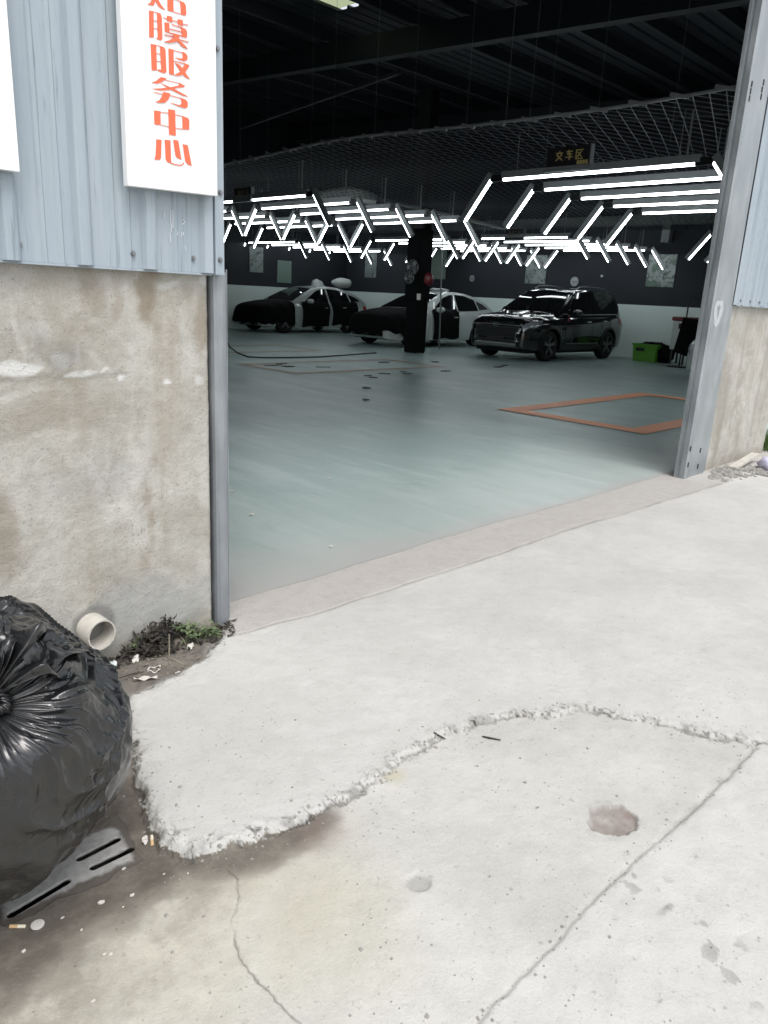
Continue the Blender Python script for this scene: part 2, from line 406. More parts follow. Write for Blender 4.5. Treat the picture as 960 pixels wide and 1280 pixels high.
rub = np.exp(-((dU-.012)/.022)**2)
seg = sstep(.95, 1.25, X-.2*Y+.0) * 1.0
Zg += rub*(.0045*fbm(X*42, Y*42, 4)-.001)*(.35+.65*(dU > -.03))
Zg += .005*sstep(0, .012, dJ)*(dU < 0)
jn_ = sstep(-.55, .25, fbm(X*6+11, Y*6, 4)); kn_ = sstep(-.6, .2, fbm(X*11+2, Y*11, 3))
Zg -= .0035*np.exp(-(dJ/(.003+.008*jn_))**2)*(dU < -.005)*(.25+.75*jn_)
Zg -= .0035*np.exp(-(dK/(.0016+.0014*kn_))**2)*(.3+.7*kn_)
Zg -= .007*np.exp(-(dT/(.005+.003*np.clip(np.hypot(X, Y)-3, 0, 6)))**2)*(X > 1.52)*sstep(6, 3.5, np.hypot(X, Y))
hole = dc(765, 1019, .066, 1.15)+.34*fbm(X*13+2, Y*13, 3)+.16*fbm(X*55, Y*55, 3); Zg -= .009*sstep(1, .86, hole)
hole2 = dc(524, 1096, .034)+.2*fbm(X*30, Y*30, 3); Zg -= .006*sstep(1, .7, hole2)
Zg = np.where(dU < -.01, Zg, Zg)
# drain pit under the grate
GA = pl(10, 1149, 2, -.03); GB = pl(101, 1108, 2, -.03)
gd = Vector((GB.x-GA.x, GB.y-GA.y, 0)).normalized(); gn = Vector((-gd.y, gd.x, 0))
GC = pl(80, 1082, 2, -.03)          # centre of the grate
gu = (X-GC.x)*gd.x+(Y-GC.y)*gd.y; gv = (X-GC.x)*gn.x+(Y-GC.y)*gn.y
GLu, GLv = .17, .10
low_ = dU < .01; flat = sstep(.1, .02, np.maximum(np.abs(gu)-GLu, np.abs(gv)-GLv))*(dU < -.01)
ge_ = np.maximum(np.abs(gu)-GLu, np.abs(gv)-GLv)+.014+.022*fbm(X*14, Y*14, 4)
pit = (np.abs(gu) < GLu-.002) & (np.abs(gv) < GLv-.002) & (ge_ < -.004)
ingr = ge_ < 0
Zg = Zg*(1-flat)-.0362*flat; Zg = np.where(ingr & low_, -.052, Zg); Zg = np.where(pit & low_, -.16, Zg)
fl_ = sstep(2.3, 2.36, Y)*(X > 1.5); Zg = Zg*(1-fl_)-.001*fl_
# soil hollow at the wall
ix = (X < 1.56); soilm = sstep(.02, -.03, dU)*sstep(1.95, 2.12, Y+.1*fbm(X*8, Y*8, 3))*ix
Zg += soilm*(.0+.03*np.clip(fbm(X*9, Y*9, 4), -.5, 1))
# coverages
low = dU < 0
lx, ly = X-pl(60, 1120, 2, 0)[0], Y-pl(60, 1120, 2, 0)[1]
n1 = fbm(X*3.2, Y*3.2, 5)
dD = np.abs(pdist(X, Y, g2([(-90,1215),(20,1170),(120,1105),(195,1050)])))
n2_ = fbm(X*9+5, Y*9, 5)
stain = .93*sstep(.36, .06, dD+.15*n1+.06*n2_)*low
stain = np.maximum(stain, .75*sstep(.115, .0, np.abs(dU+.01)+.03*n1)*low*sstep(1.06, .62, X-.0*Y)*sstep(2.2, 1.6, X))
band = pdist(X, Y, g2([(190,1060),(260,1075),(330,1055),(385,1030),(400,1015)])); stain = np.maximum(stain, .85*sstep(.11, .01, np.abs(band)+.05*n1)*low)
stain = np.maximum(stain, .5*sstep(.5, .1, np.hypot(X-pl(10, 1200, 2, 0)[0], Y-pl(10, 1200, 2, 0)[1])+.15*n1)*low)
stain = np.maximum(stain, .95*sstep(.19, .10, dc(150, 1000, 1.)+.04*n1)*low); stain = np.maximum(stain, .9*soilm)
stain = np.maximum(stain, .8*sstep(.1, 0, np.abs(pdist(X, Y, g2([(165,868),(172,930),(185,1000)])))+.03*n1)*low)
yel = sstep(.62, .15, dD+.2*n1)*low*(.55)+.9*sstep(.06, .0, dc(490, 965, 1.)+.03*n1)*low
yel = np.maximum(yel, .5*sstep(.3, .05, dc(400, 1130, 1.)+.12*n1)*low)
brown = sstep(.98, .90, hole)*(.55+.3*fbm(X*30, Y*30, 3))
brown = np.maximum(brown, .35*sstep(.1, .02, dc(400, 1035, 1.)+.04*n1)*low)
sT_ = .0035+.0024*np.clip(np.hypot(X, Y)-3, 0, 6)
dark = .75*np.exp(-(dT/sT_)**2)*(X > 1.5)*(.3+.7*np.clip(fbm(X*5, Y*5, 3)*1.5+.5, 0, 1))*np.clip(.0045/sT_, 0, 1)**.5 + .6*np.exp(-(dK/(.001+.0012*kn_))**2)*(.2+.8*kn_) 
dark = dark + .6*np.exp(-((dU+.004+.006*fbm(X*30, Y*30, 2))/.0045)**2)*sstep(-.6, .3, fbm(X*14, Y*14, 3)) + np.exp(-((dU-.008)/.016)**2)*(.06+.35*sstep(.05, .3, fbm(X*34+5, Y*34, 3))) + np.exp(-((dU-.012)/.026)**2)*.6*sstep(.055, .012, np.abs(fbm(X*20, Y*20+9, 3))) + .2*np.exp(-(dJ/(.002+.008*jn_))**2)*low*(.1+.9*jn_)*sstep(-.5, .2, fbm(X*30, Y*30, 3))
dark = np.maximum(dark, .2*sstep(1.5, .95, hole)*sstep(-.3, .4, fbm(X*24, Y*24, 3))); dark = np.maximum(dark, .35*np.exp(-((hole-.97)/.04)**2)); dark = np.maximum(dark, .25*sstep(1.1, .6, hole2))
sp = fbm(X*26+7, Y*26, 3)
for (a, b, r_) in ((620, 1, 0),):
    line = np.minimum(np.abs(pdist(X, Y, g2([(790,1090),(850,1130),(900,1180),(945,1225)]))), 9)
    dark = np.maximum(dark, .33*sstep(.35, .45, sp)*sstep(.09, .02, line))
dark = np.where(pit & low_, 1, np.clip(dark, 0, 1))  # drain pit coloured black for the shade inside it
fr_ = .0035+.0035*np.clip(np.hypot(X, Y)-3, 0, 6); m_ap = sstep(-.004, .004, dU); m_th = sstep(-fr_, fr_, dT); m_s2 = sstep(-.003, .003, dJ)*(1-m_ap)
rough_ = np.exp(-((dU-.006)/.022)**2)
wet = np.clip(stain*.8*sstep(-.1, .4, fbm(X*5+3, Y*5, 3)), 0, 1)
ok = (Y < Y0+.24)
ok &= ~((X < 1.5) & (Y > Y0+.05)) & ~((X > 6.24) & (Y > Y0+.1))
# split the field into its slabs
lab = np.where(dT > 0, 3, np.where(dU > 0, 0, np.where(dJ > 0, 2, 1)))
lab = np.where((X < 1.56) & (dU < 0), 1, lab)
def field(name, L_, mat, label=None):
    cell = lab[:-1, :-1]; okc = ok[:-1, :-1] & ok[1:, :-1] & ok[:-1, 1:] & ok[1:, 1:]
    ii, jj = np.nonzero((cell == L_) & okc)
    q = np.stack([ii*na+jj, ii*na+jj+1, (ii+1)*na+jj+1, (ii+1)*na+jj], 1)
    us, inv = np.unique(q, return_inverse=True); q = inv.reshape(-1, 4)
    V = np.stack([X.ravel()[us], Y.ravel()[us], Zg.ravel()[us]], 1)
    me = bpy.data.meshes.new(name); me.from_pydata(V.tolist(), [], q[:, ::-1].tolist()); me.materials.append(mat)
    me.polygons.foreach_set('use_smooth', [True]*len(me.polygons))
    for nme, A in dict(stain=stain, yellow=yel, brown=brown, dark=dark, wet=wet, m_apron=m_ap, m_thresh=m_th, m_slab=m_s2, rough=rough_).items(): attr(me, nme, A.ravel()[us])
    me.update(); 
    if me.polygons[0].normal.z < 0: me.flip_normals()
    return kind(link(name, me), 'structure')
field('apron', 0, M['concrete']); field('yard_paving', 1, M['concrete']); field('yard_paving', 2, M['concrete']); field('threshold', 3, M['concrete'])
def ground_z(x, y):
    k = np.argmin((X-x)**2+(Y-y)**2); return float(Zg.ravel()[k])
# wide ground to the horizon, a touch lower, with a gap where the fine paving lies
gb = MB(); gb.add([(-600, -600, -.33), (600, -600, -.33), (600, 600, -.33), (-600, 600, -.33)], [(0, 1, 2, 3)])
kind(gb.build('ground', M['earth']), 'structure')
# coarse concrete yard around the fine part (other side of the camera)
cb = MB()
def ring_pt(a, r): return (r*math.sin(viewaz+a), r*math.cos(viewaz+a), -.04 if (r < 9 or a > 1.01) else -.006)
N = 60
inn = [ring_pt(t_, .62) for t_ in np.linspace(-1.15, 1.02, 30)]
# behind: sector from 1.02 round to -1.15+2pi
out = [(0, 0, -.04)]; vs = []; fs = []
angs = np.linspace(1.02, 2*math.pi-1.15, 50); radii = [.02, .62, 2, 6, 16, 40]
def clipy(p): return (p[0], min(p[1], Y0+.02), p[2])
P = [[clipy(ring_pt(a, r)) for a in angs] for r in radii]
cb.grid(P); cb.grid([[ring_pt(a, r) for a in np.linspace(-1.15, 1.02, 20)] for r in (.02, .62)])
cb.grid([[clipy(ring_pt(a, r)) for a in np.linspace(.2, 1.02, 20)] for r in (9.55, 14, 40)])
kind(cb.build('yard_surround', M['concrete']), 'structure')

# ------------------------------------------------------------------ hall floor and markings
HX0, HX1, HYE = -6., 19.35, 21.1
fb = MB()
nx, ny = 200, 120
xs = np.linspace(HX0, HX1+.3, nx); 
def floor_front(x): return 2.47+.05*math.sin(x*1.7)*.4
rows = []
for i in range(ny):
    t_ = (i/(ny-1))**1.6
    rows.append([(x, (2.485+.012*math.sin(x*2.3)+.006*math.sin(x*11))*(1-t_)+(HYE+.3)*t_, .0008) for x in xs])
fb.grid(rows)
fo = fb.build('floor', M['epoxy'], smooth=True); kind(fo, 'structure')
fx = np.array([v.co.x for v in fo.data.vertices]); fy = np.array([v.co.y for v in fo.data.vertices])
attr(fo.data, 'dust', np.clip(.85*sstep(2.62+.5*sstep(4, 1.6, fx), 2.46, fy+.12*fbm(fx*3, fy*3, 4)), 0, 1))
# threshold strip edge colour is on the fine field; raise the floor sheet edge just behind it
def marking(x0, x1, y0, y1, w, mat):
    m = MB(); z = .008
    for a, b in (((x0, y0), (x1, y0+w)), ((x0, y1-w), (x1, y1)), ((x0, y0+w), (x0+w, y1-w)), ((x1-w, y0+w), (x1, y1-w))):
        m.add([(a[0], a[1], z), (b[0], a[1], z), (b[0], b[1], z), (a[0], b[1], z)], [(0, 1, 2, 3)])
    o = m.build('floor_marking', mat); kind(o, 'structure'); return o
marking(7.52, 11.3, 3.48, 5.40, .27, M['orange'])
marking(7.62, 11.35, 9.4, 11.05, .17, M['tan'])
marking(7.62, 11.35, 13.0, 14.7, .17, M['tan'])
# black tape scraps lying on the hall floor
i = 0
spots = [(330,457,22),(352,458,16),(395,459,18),(473,467,15),(503,467,12),(455,470,10),(462,472,9),(473,453,14),(500,465,8),(551,464,12),(539,452,10),(617,459,12),(627,457,7),(455,485,7),(455,500,6),(345,455,14)]
for x, y, w in spots:
    p = pl(x, y, 2, .01); q = pl(x+w, y+random.uniform(-1, 1), 2, .01); m = MB()
    d = (q-p); n = Vector((-d.y, d.x, 0)).normalized()*random.uniform(.04, .1); a = []
    for k in range(7):
        t_ = k/6; a.append(p+d*t_+n*(.5+.5*random.random())*math.sin(math.pi*(.1+.8*t_)))
    b = [p+d*(k/6)-n*(.4+.6*random.random())*math.sin(math.pi*(.1+.8*k/6)) for k in range(7)]
    m.prism([Vector((v.x, v.y, .011)) for v in a+b[::-1]], (0, 0, .006))
    o = m.build('film_scrap', M['black']); tag(o, 'thin black scrap of film lying flat on the green hall floor', 'scrap', 'black film scraps scattered on the hall floor')
for x, y in ((427,443),(365,466),(377,490),(470,512),(411,598),(413,683),(290,614),(315,643)):
    p = pl(x, y, 2, .01); m = MB(); r_ = .009+.006*random.random()
    m.prism([(p.x+r_*random.uniform(.6, 1.6)*math.cos(a), p.y+r_*math.sin(a), .011) for a in (0, 1, 2.2, 3.3, 4.4, 5.4)], (0, 0, .004))
    o = m.build('paper_scrap', M['paper']); tag(o, 'tiny white paper scrap on the green hall floor', 'scrap', 'white paper scraps on the hall floor')

# ------------------------------------------------------------------ hall shell
WH = 1.36
def shell(name, mb, mat): return kind(mb.build(name, mat), 'structure')
shell('back_wall_dado', MB().box((HX1, -0+Y0+.25, .0), (HX1+.2, HYE+.2, WH)), M['wallwhite'])
shell('back_wall', MB().box((HX1+.03, Y0+.25, WH), (HX1+.2, HYE+.2, 6.9)), M['walldark'])
shell('end_wall_dado', MB().box((HX0, HYE, 0), (HX1-.002, HYE+.2, WH)), M['wallwhite'])
shell('end_wall', MB().box((HX0, HYE+.03, WH), (HX1+.02, HYE+.2, 6.9)), M['walldark'])
shell('side_wall', MB().box((HX0-.2, Y0+.25, 0), (HX0, HYE, 6.9)), M['walldark'])
# roof: ribbed sheets running along x with one skylight strip
rf = MB(); RZ = 5.6
def roofz(y): return RZ+.055*(y-Y0)
SKp = pl(417, 2, 2, 6.0); SKY0, SKY1 = SKp.y-.15, SKp.y+.45; SKX0, SKX1 = SKp.x-2.2, SKp.x+.55
def rprof(y): 
    k = (y % .3)/.3; return .04*(1 if k < .15 else 0)
ys = []
y = Y0-.4
while y < HYE+.4: ys += [y, y+.045, y+.06, y+.285]; y += .3
def rz2(y, k): return roofz(y)+(.05 if k in (0, 1) else 0)
P = [[(x_, yy, rz2(yy, k % 4)) for k, yy in enumerate(ys)] for x_ in (HX0-.3, SKX0, SKX1, HX1+.3)]
for a in range(3):
    for j in range(len(ys)-1):
        if a == 1 and SKY0 < ys[j] < SKY1: continue
        rf.add([P[a][j], P[a+1][j], P[a+1][j+1], P[a][j+1]], [(0, 1, 2, 3)])
ro = shell('roof', rf, M['roof'])
tm = NT('milky_skylight_sheet')
tr = tm.n('ShaderNodeBsdfTranslucent'); tr.inputs[0].default_value = (.5, .53, .42, 1)
tm.t.links.new(tr.outputs[0], tm.t.nodes['Material Output'].inputs[0])
sk = MB().box((SKX0-.05, SKY0-.3, roofz(SKp.y)+.08), (SKX1+.05, SKY1+.35, roofz(SKp.y)+.085)).build('skylight', tm.m, ro); kind(sk, 'structure')
y = Y0+.9; k = 0
while y < HYE:
    if not (SKY0-.1 < y < SKY1+.1):
        pb = MB().box((HX0, y, roofz(y)-.24), (HX1, y+.07, roofz(y)-.03)).build('purlin', M['purlin'], ro)
    y += 1.15; k += 1
for x_ in (-1.5, 4.6, 10.7, 16.8):
    MB().bar((x_, Y0+.3, roofz(Y0)-.5), (x_, HYE, roofz(HYE)-.5), .2, .4).build('rafter', M['purlin'], ro)
# steel brace seen as a faint pale line under the roof
p1 = pl(300, 160, 2, 5.0); p2 = pl(500, 90, 2, 5.0)
MB().bar(p1, p2, .06).build('brace', M['purlin'], ro)

# ceiling net with its rope edge
NX0, NZ = 7.45, 3.2
netroot = thing('ceiling_net', 'grey diamond mesh net stretched under the roof with a pale rope along its front edge', 'net', (NX0, Y0+.3, NZ))
nb = MB()
def nz_(x, y): return NZ+.05*math.sin(y*.9)*math.exp(-(x-NX0)*.6)+.03*math.sin(x*1.3+y*.7)
def netline(ax, ay, bx, by):
    n = 7; w = .005
    pts = [(ax+(bx-ax)*t_/n, ay+(by-ay)*t_/n) for t_ in range(n+1)]
    A = [(x, y-w, nz_(x, y)) for x, y in pts]; B = [(x, y+w, nz_(x, y)) for x, y in pts]
    Cc = [(x, y, nz_(x, y)+.008) for x, y in pts]
    nb.grid([A, B, Cc, A])
NYa, NYb = Y0+.3, HYE
sp_ = .155; sl_ = .36; Lx = HX1-NX0
yy = NYa-Lx*sl_
while yy < NYb+Lx*sl_:
    for s_ in (1, -1):
        ax, ay, bx, by = NX0, yy, HX1, yy+s_*sl_*Lx
        # clip to the y range
        def cl(x0, y0, x1, y1):
            t0, t1 = 0, 1; dy = y1-y0
            for lim, sg in ((NYa, 1), (NYb, -1)):
                f0 = (y0-lim)*sg; f1 = (y1-lim)*sg
                if f0 < 0 and f1 < 0: return None
                if f0 < 0: t0 = max(t0, f0/(f0-f1))
                if f1 < 0: t1 = min(t1, f0/(f0-f1))
            if t0 >= t1: return None
            return (x0+(x1-x0)*t0, y0+dy*t0, x0+(x1-x0)*t1, y0+dy*t1)
        c_ = cl(ax, ay, bx, by)
        if c_: netline(*c_)
    yy += sp_
kind(nb.build('netting', M['net'], netroot, recalc=False), 'stuff')
rb = MB(); rp = [(NX0-.01+.02*math.sin(y*2.1), y, nz_(NX0, y)+.01) for y in np.arange(NYa, NYb, .25)]
rb.tube(rp, .016, 6); 
k = 0
for y in np.arange(NYa, NYb, .42):
    rb.bar((NX0-.03, y, nz_(NX0, y)-.02), (NX0-.01, y+.2, nz_(NX0, y)+.035), .03)
rb.build('edge_rope', M['rope'], netroot)
for px, py in ((665, 118), (757, 60), (520, 90), (390, 150), (590, 60), (300, 150), (335, 110), (470, 130), (700, 20), (857, 40), (640, 60), (420, 60)):
    p = pl(px, py, 0, 7.6+random.random()*4); 
    MB().tube([(p.x, p.y, NZ), (p.x, p.y, roofz(p.y)-.1)], .003, 4).build('hanging_wire', M['beam'], netroot)

# ------------------------------------------------------------------ tube lights
LZ, LL, GAp, DU, DZ = 2.665, 2.321, .18, .348, .441
def light_frame(x, y, label, group, rods=True, proto=[None]):
    if proto[0] is None:
        root = thing('tube_light_frame', label, 'hanging light', (x, y, LZ), 0, group)
        for (p, q) in (((0, 0, 0), (0, LL, 0)), ((0, -GAp, 0), (0, -GAp-DU, -DZ)), ((0, LL+GAp, 0), (0, LL+GAp+DU, -DZ))):
            P_, Q_ = Vector(p), Vector(q); d = (Q_-P_).normalized()
            local_child('lit_tube', MB().tube([P_, Q_], .0155, 8), M['tube'], root, smooth=False)
            up = Vector((1, 0, 0)).cross(d); up = up if up.z > 0 or abs(up.z) < .2 else -up
            if p[1] < 0: up = Vector((0, -.78, .62))*-1 if False else Vector((0, DZ, 0)).normalized()*0+Vector((0, -.0, 0))
            nrm = d.cross(Vector((1, 0, 0))); nrm = nrm if (nrm.z > 0) else -nrm
            o_ = nrm*.052
            local_child('lamp_housing', MB().bar(P_+o_-d*.05, Q_+o_+d*.02, .05, .075, up=nrm), M['housing'], root)
        for yy in (-GAp*.5, LL+GAp*.5):
            e = 1 if yy > 0 else -1
            local_child('connector', MB().bar((0, yy-e*GAp*.5-e*.0, .02), (0, yy+e*GAp*.5, .02), .045, .07), M['joint'], root)
        for yy in (.18, LL-.18):
            local_child('hanging_rod', MB().tube([(0, yy, .05), (0, yy, NZ-LZ-.03)], .0045, 4), M['rope'], root)
        local_child('conduit', MB().tube([(0, .1, .05), (0, .1, NZ-LZ-.03)], .011, 6), M['rope'], root)
        proto[0] = root; return root
    r = proto[0].copy(); COL.objects.link(r); r.location = (x, y, LZ); r['label'] = label; r['group'] = group
    for ch in proto[0].children:
        c = ch.copy(); COL.objects.link(c); c.parent = r
    return r
ORD = ['nearest the camera', 'second nearest', 'third of five', 'second last', 'farthest in']
sets = [(7.853, 3.526, 'right row under the gold lettered sign'), (7.853, 9.52, 'front row right of the air duct'), (7.853, 12.97, 'front row beside the left post'),
        (14.93, 9.274, 'back row above the black car'), (14.93, 12.83, 'back row above the white car'), (14.93, 18.57, 'back row above the silver car'), (14.93, 3.7, 'back row behind the right door post')]
for sx_, sy_, nm in sets:
    for k in range(5):
        light_frame(sx_+.9*k, sy_, 'bent tube light %s, %s' % (ORD[k], nm), 'bent tube light frames hung from the ceiling net')

# ------------------------------------------------------------------ beams, duct on the far walls
bt = MB().box((HX1-.25, Y0+.3, 3.32), (HX1-.003, HYE-.3, 3.56)).build('wall_beam', M['beam']); tag(bt, 'long grey steel beam running high along the dark back wall', 'beam')
for yy in (5, 9, 13.4, 17.2):
    b_ = MB().box((HX1-.2, yy, 2.9), (HX1-.01, yy+.2, 3.32)).build('bracket', M['beam'], bt)
e_ = MB().box((8, HYE-.25, 3.28), (HX1-.3, HYE-.01, 3.5)).build('wall_beam', M['beam']); tag(e_, 'grey steel beam high on the dark end wall at the left', 'beam')
q1 = pl(454, 247, 2, 3.02); q2 = pl(636, 287, 2, 3.02)
d1 = pl(352, 252, 0, 11.6); d2 = pl(440, 243, 0, 11.6)
du_root = thing('air_duct', 'fat silver round duct with a rounded end hanging above the left light row', 'duct', (11.6, d2.y, d2.z))
du = MB().tube([(11.6, d1.y, d1.z), (11.6, (d1.y+d2.y)/2, (d1.z+d2.z)/2), d2, d2+Vector((.1, -.22, -.03)), d2+Vector((.35, -.36, -.08))], [.11, .14, .15, .14, .11], 14)
du.build('duct_body', M['film'], du_root, smooth=True)
MB().bar(d2+Vector((.35, -.36, -.05)), q2, .07, .06).build('duct_rail', M['beam'], du_root)

# ------------------------------------------------------------------ posters, boards, round emblems
def on_back(px, py, off=.03): return pl(px, py, 0, HX1+.03-off)
def on_end(px, py, off=.03): return pl(px, py, 1, HYE+.03-off)
def poster(pxs, plane, mat, label, cat='poster', name='poster'):
    (xa, ya), (xb, yb) = pxs
    f_ = on_back if plane == 'b' else on_end
    a = f_(xa, ya); b = f_(xb, yb); th = .02
    if plane == 'b':
        z0 = b.z; z1 = a.z; m = MB().box((a.x, min(a.y, b.y), z0), (a.x+th, max(a.y, b.y), z1))
    else: m = MB().box((min(a.x, b.x), a.y, b.z), (max(a.x, b.x), a.y+th, a.z))
    o = m.build(name, mat); tag(o, label, cat); return o
poster(((812, 318), (841, 359)), 'b', M['poster1'], 'green and grey picture poster right of the tube lights on the back wall')
poster(((659, 319), (681, 355)), 'b', M['poster2'], 'grey picture poster above the black car on the back wall')
poster(((457, 316), (470, 347)), 'b', M['poster2'], 'narrow picture poster on the back wall left of the black column')
poster(((312, 308), (329, 341)), 'e', M['poster2'], 'pale grey poster on the end wall nearest the left door post')
poster(((347, 325), (364, 354)), 'e', M['plainboard'], 'plain pale green board on the end wall above the silver car', 'board', 'wall_board')
poster(((536, 298), (556, 349)), 'b', M['plainboard'], 'pale green board standing out behind the black column', 'board', 'wall_board')
for (px, py, r_, lb) in ((590, 348, .1, 'dim round emblem on the back wall left of the black car'), (718, 352, .13, 'round winged emblem on the back wall above the black car'), (752, 345, .035, 'tiny bright knob on the back wall right of the round emblem')):
    c_ = on_back(px, py, .04); m = MB()
    m.tube([c_, c_+Vector((.03, 0, 0))], r_, 18); o = m.build('wall_emblem', M['housing']); tag(o, lb, 'emblem')
    if r_ > .05:
        m = MB(); n = 18; ring = []
        for rr_ in (r_*.86, r_*1.0): ring.append([(c_.x-.006, c_.y+rr_*math.cos(2*math.pi*k/n), c_.z+rr_*math.sin(2*math.pi*k/n)) for k in range(n)])
        m.grid(ring, closed=True); m.box((c_.x-.01, c_.y-r_*.7, c_.z-.015), (c_.x-.002, c_.y+r_*.7, c_.z+.02)); m.box((c_.x-.01, c_.y-r_*.4, c_.z-.05), (c_.x-.004, c_.y+r_*.4, c_.z-.025))
        m.build('emblem_ring', M['rim'], o)

# ------------------------------------------------------------------ hanging signs with characters
GL = {  # strokes on a 0..1 square: (x0,y0,x1,y1,w)
 'jiao': [(.5, 1, .5, .82, .1), (.08, .78, .92, .78, .09), (.36, .72, .18, .52, .1), (.64, .72, .84, .52, .1), (.68, .5, .12, .03, .1), (.32, .5, .9, .03, .1)],
 'che': [(.12, .86, .88, .86, .09), (.46, 1, .26, .58, .09), (.26, .58, .84, .58, .09), (.05, .3, .95, .3, .09), (.55, .74, .55, 0, .1)],
 'qu': [(.1, .92, .92, .92, .1), (.14, .92, .14, .05, .1), (.1, .06, .95, .06, .1), (.74, .78, .3, .2, .09), (.34, .7, .8, .2, .09)],
 'tie': [(.1, .95, .1, .35, .09), (.4, .95, .4, .35, .09), (.1, .93, .4, .93, .07), (.24, .8, .08, .05, .08), (.28, .3, .42, .05, .08), (.72, 1, .72, .5, .09), (.72, .76, .95, .76, .08), (.55, .48, .92, .48, .08), (.55, .48, .55, .05, .08), (.92, .48, .92, .05, .08), (.55, .07, .92, .07, .08)],
 'mo': [(.1, .95, .06, .05, .09), (.36, .95, .36, .05, .09), (.1, .93, .36, .93, .06), (.1, .62, .36, .62, .06), (.45, .86, .98, .86, .07), (.6, 1, .6, .76, .07), (.82, 1, .82, .76, .07), (.52, .7, .9, .7, .06), (.52, .7, .52, .42, .07), (.9, .7, .9, .42, .07), (.52, .56, .9, .56, .05), (.52, .42, .9, .42, .06), (.45, .3, .98, .3, .07), (.7, .42, .48, .03, .07), (.72, .3, .96, .03, .07)],
 'gong': [(.12, .88, .88, .88, .1), (.5, .88, .5, .1, .1), (.05, .08, .95, .08, .1)],
}
def glyph(m, key, org, ux, uz, th):
    for gi, (x0, y0, x1, y1, w) in enumerate(GL[key]):
        n = Vector(th)*(1+.12*gi)
        a = Vector(org)+Vector(ux)*x0+Vector(uz)*y0; b = Vector(org)+Vector(ux)*x1+Vector(uz)*y1
        d = (b-a).normalized(); s_ = d.cross(n).normalized()*w*Vector(uz).length/2
        m.prism([a+s_, b+s_, b-s_, a-s_], n)
def hung_sign(pxa, pxb, xplane, keys, label, lettermat, tail=False):
    a = pl(*pxa, 0, xplane); b = pl(*pxb, 0, xplane); y0, y1 = b.y, a.y; z1 = a.z; z0 = b.z     # a: top left, b: bottom right
    if z1 < z0: z0, z1 = z1, z0
    root = thing('hanging_sign', label, 'sign', (xplane, (y0+y1)/2, z0))
    MB().box((xplane-.02, y0, z0), (xplane+.02, y1, z1)).build('sign_plate', M['signdark'], root)
    MB().box((xplane-.05, y0-.01, z0-.035), (xplane+.03, y1+.01, z0-.002)).build('sign_ledge', M['rope'], root)
    MB().box((xplane-.045, y0-.018, z0), (xplane+.02, y0-.002, z1)).build('sign_edge', M['rope'], root)
    n = len(keys); Wd = (y1-y0); cw = Wd*.68/n; ch_ = (z1-z0)*.46
    for i, k in enumerate(keys):
        m = MB(); org = (xplane-.021, y1-Wd*.2-cw*i, z0+(z1-z0)*.36); glyph(m, k, org, (0, -cw*.84, 0), (0, 0, ch_), (-.006, 0, 0))
        m.build('character', lettermat, root)
    if tail:
        m = MB()
        for i in range(4): m.box((xplane-.026, y0+.03+i*.035, z0+.03), (xplane-.021, y0+.055+i*.035, z0+.07))
        m.build('small_mark', lettermat, root)
hung_sign((686, 186), (738, 208), 7.85, ['jiao', 'che', 'qu'], 'dark hanging sign with three gold characters above the front right lights', M['gold'], True)
hung_sign((294, 236), (316, 249), 7.85, ['tie', 'mo', 'gong', 'qu'], 'dim dark hanging sign with four characters beside the left door post', M['golddim'])
hung_sign((632, 287), (655, 299), 14.93, ['tie', 'mo', 'gong', 'qu'], 'small dark hanging sign over the back row between black and white cars', M['golddim'])
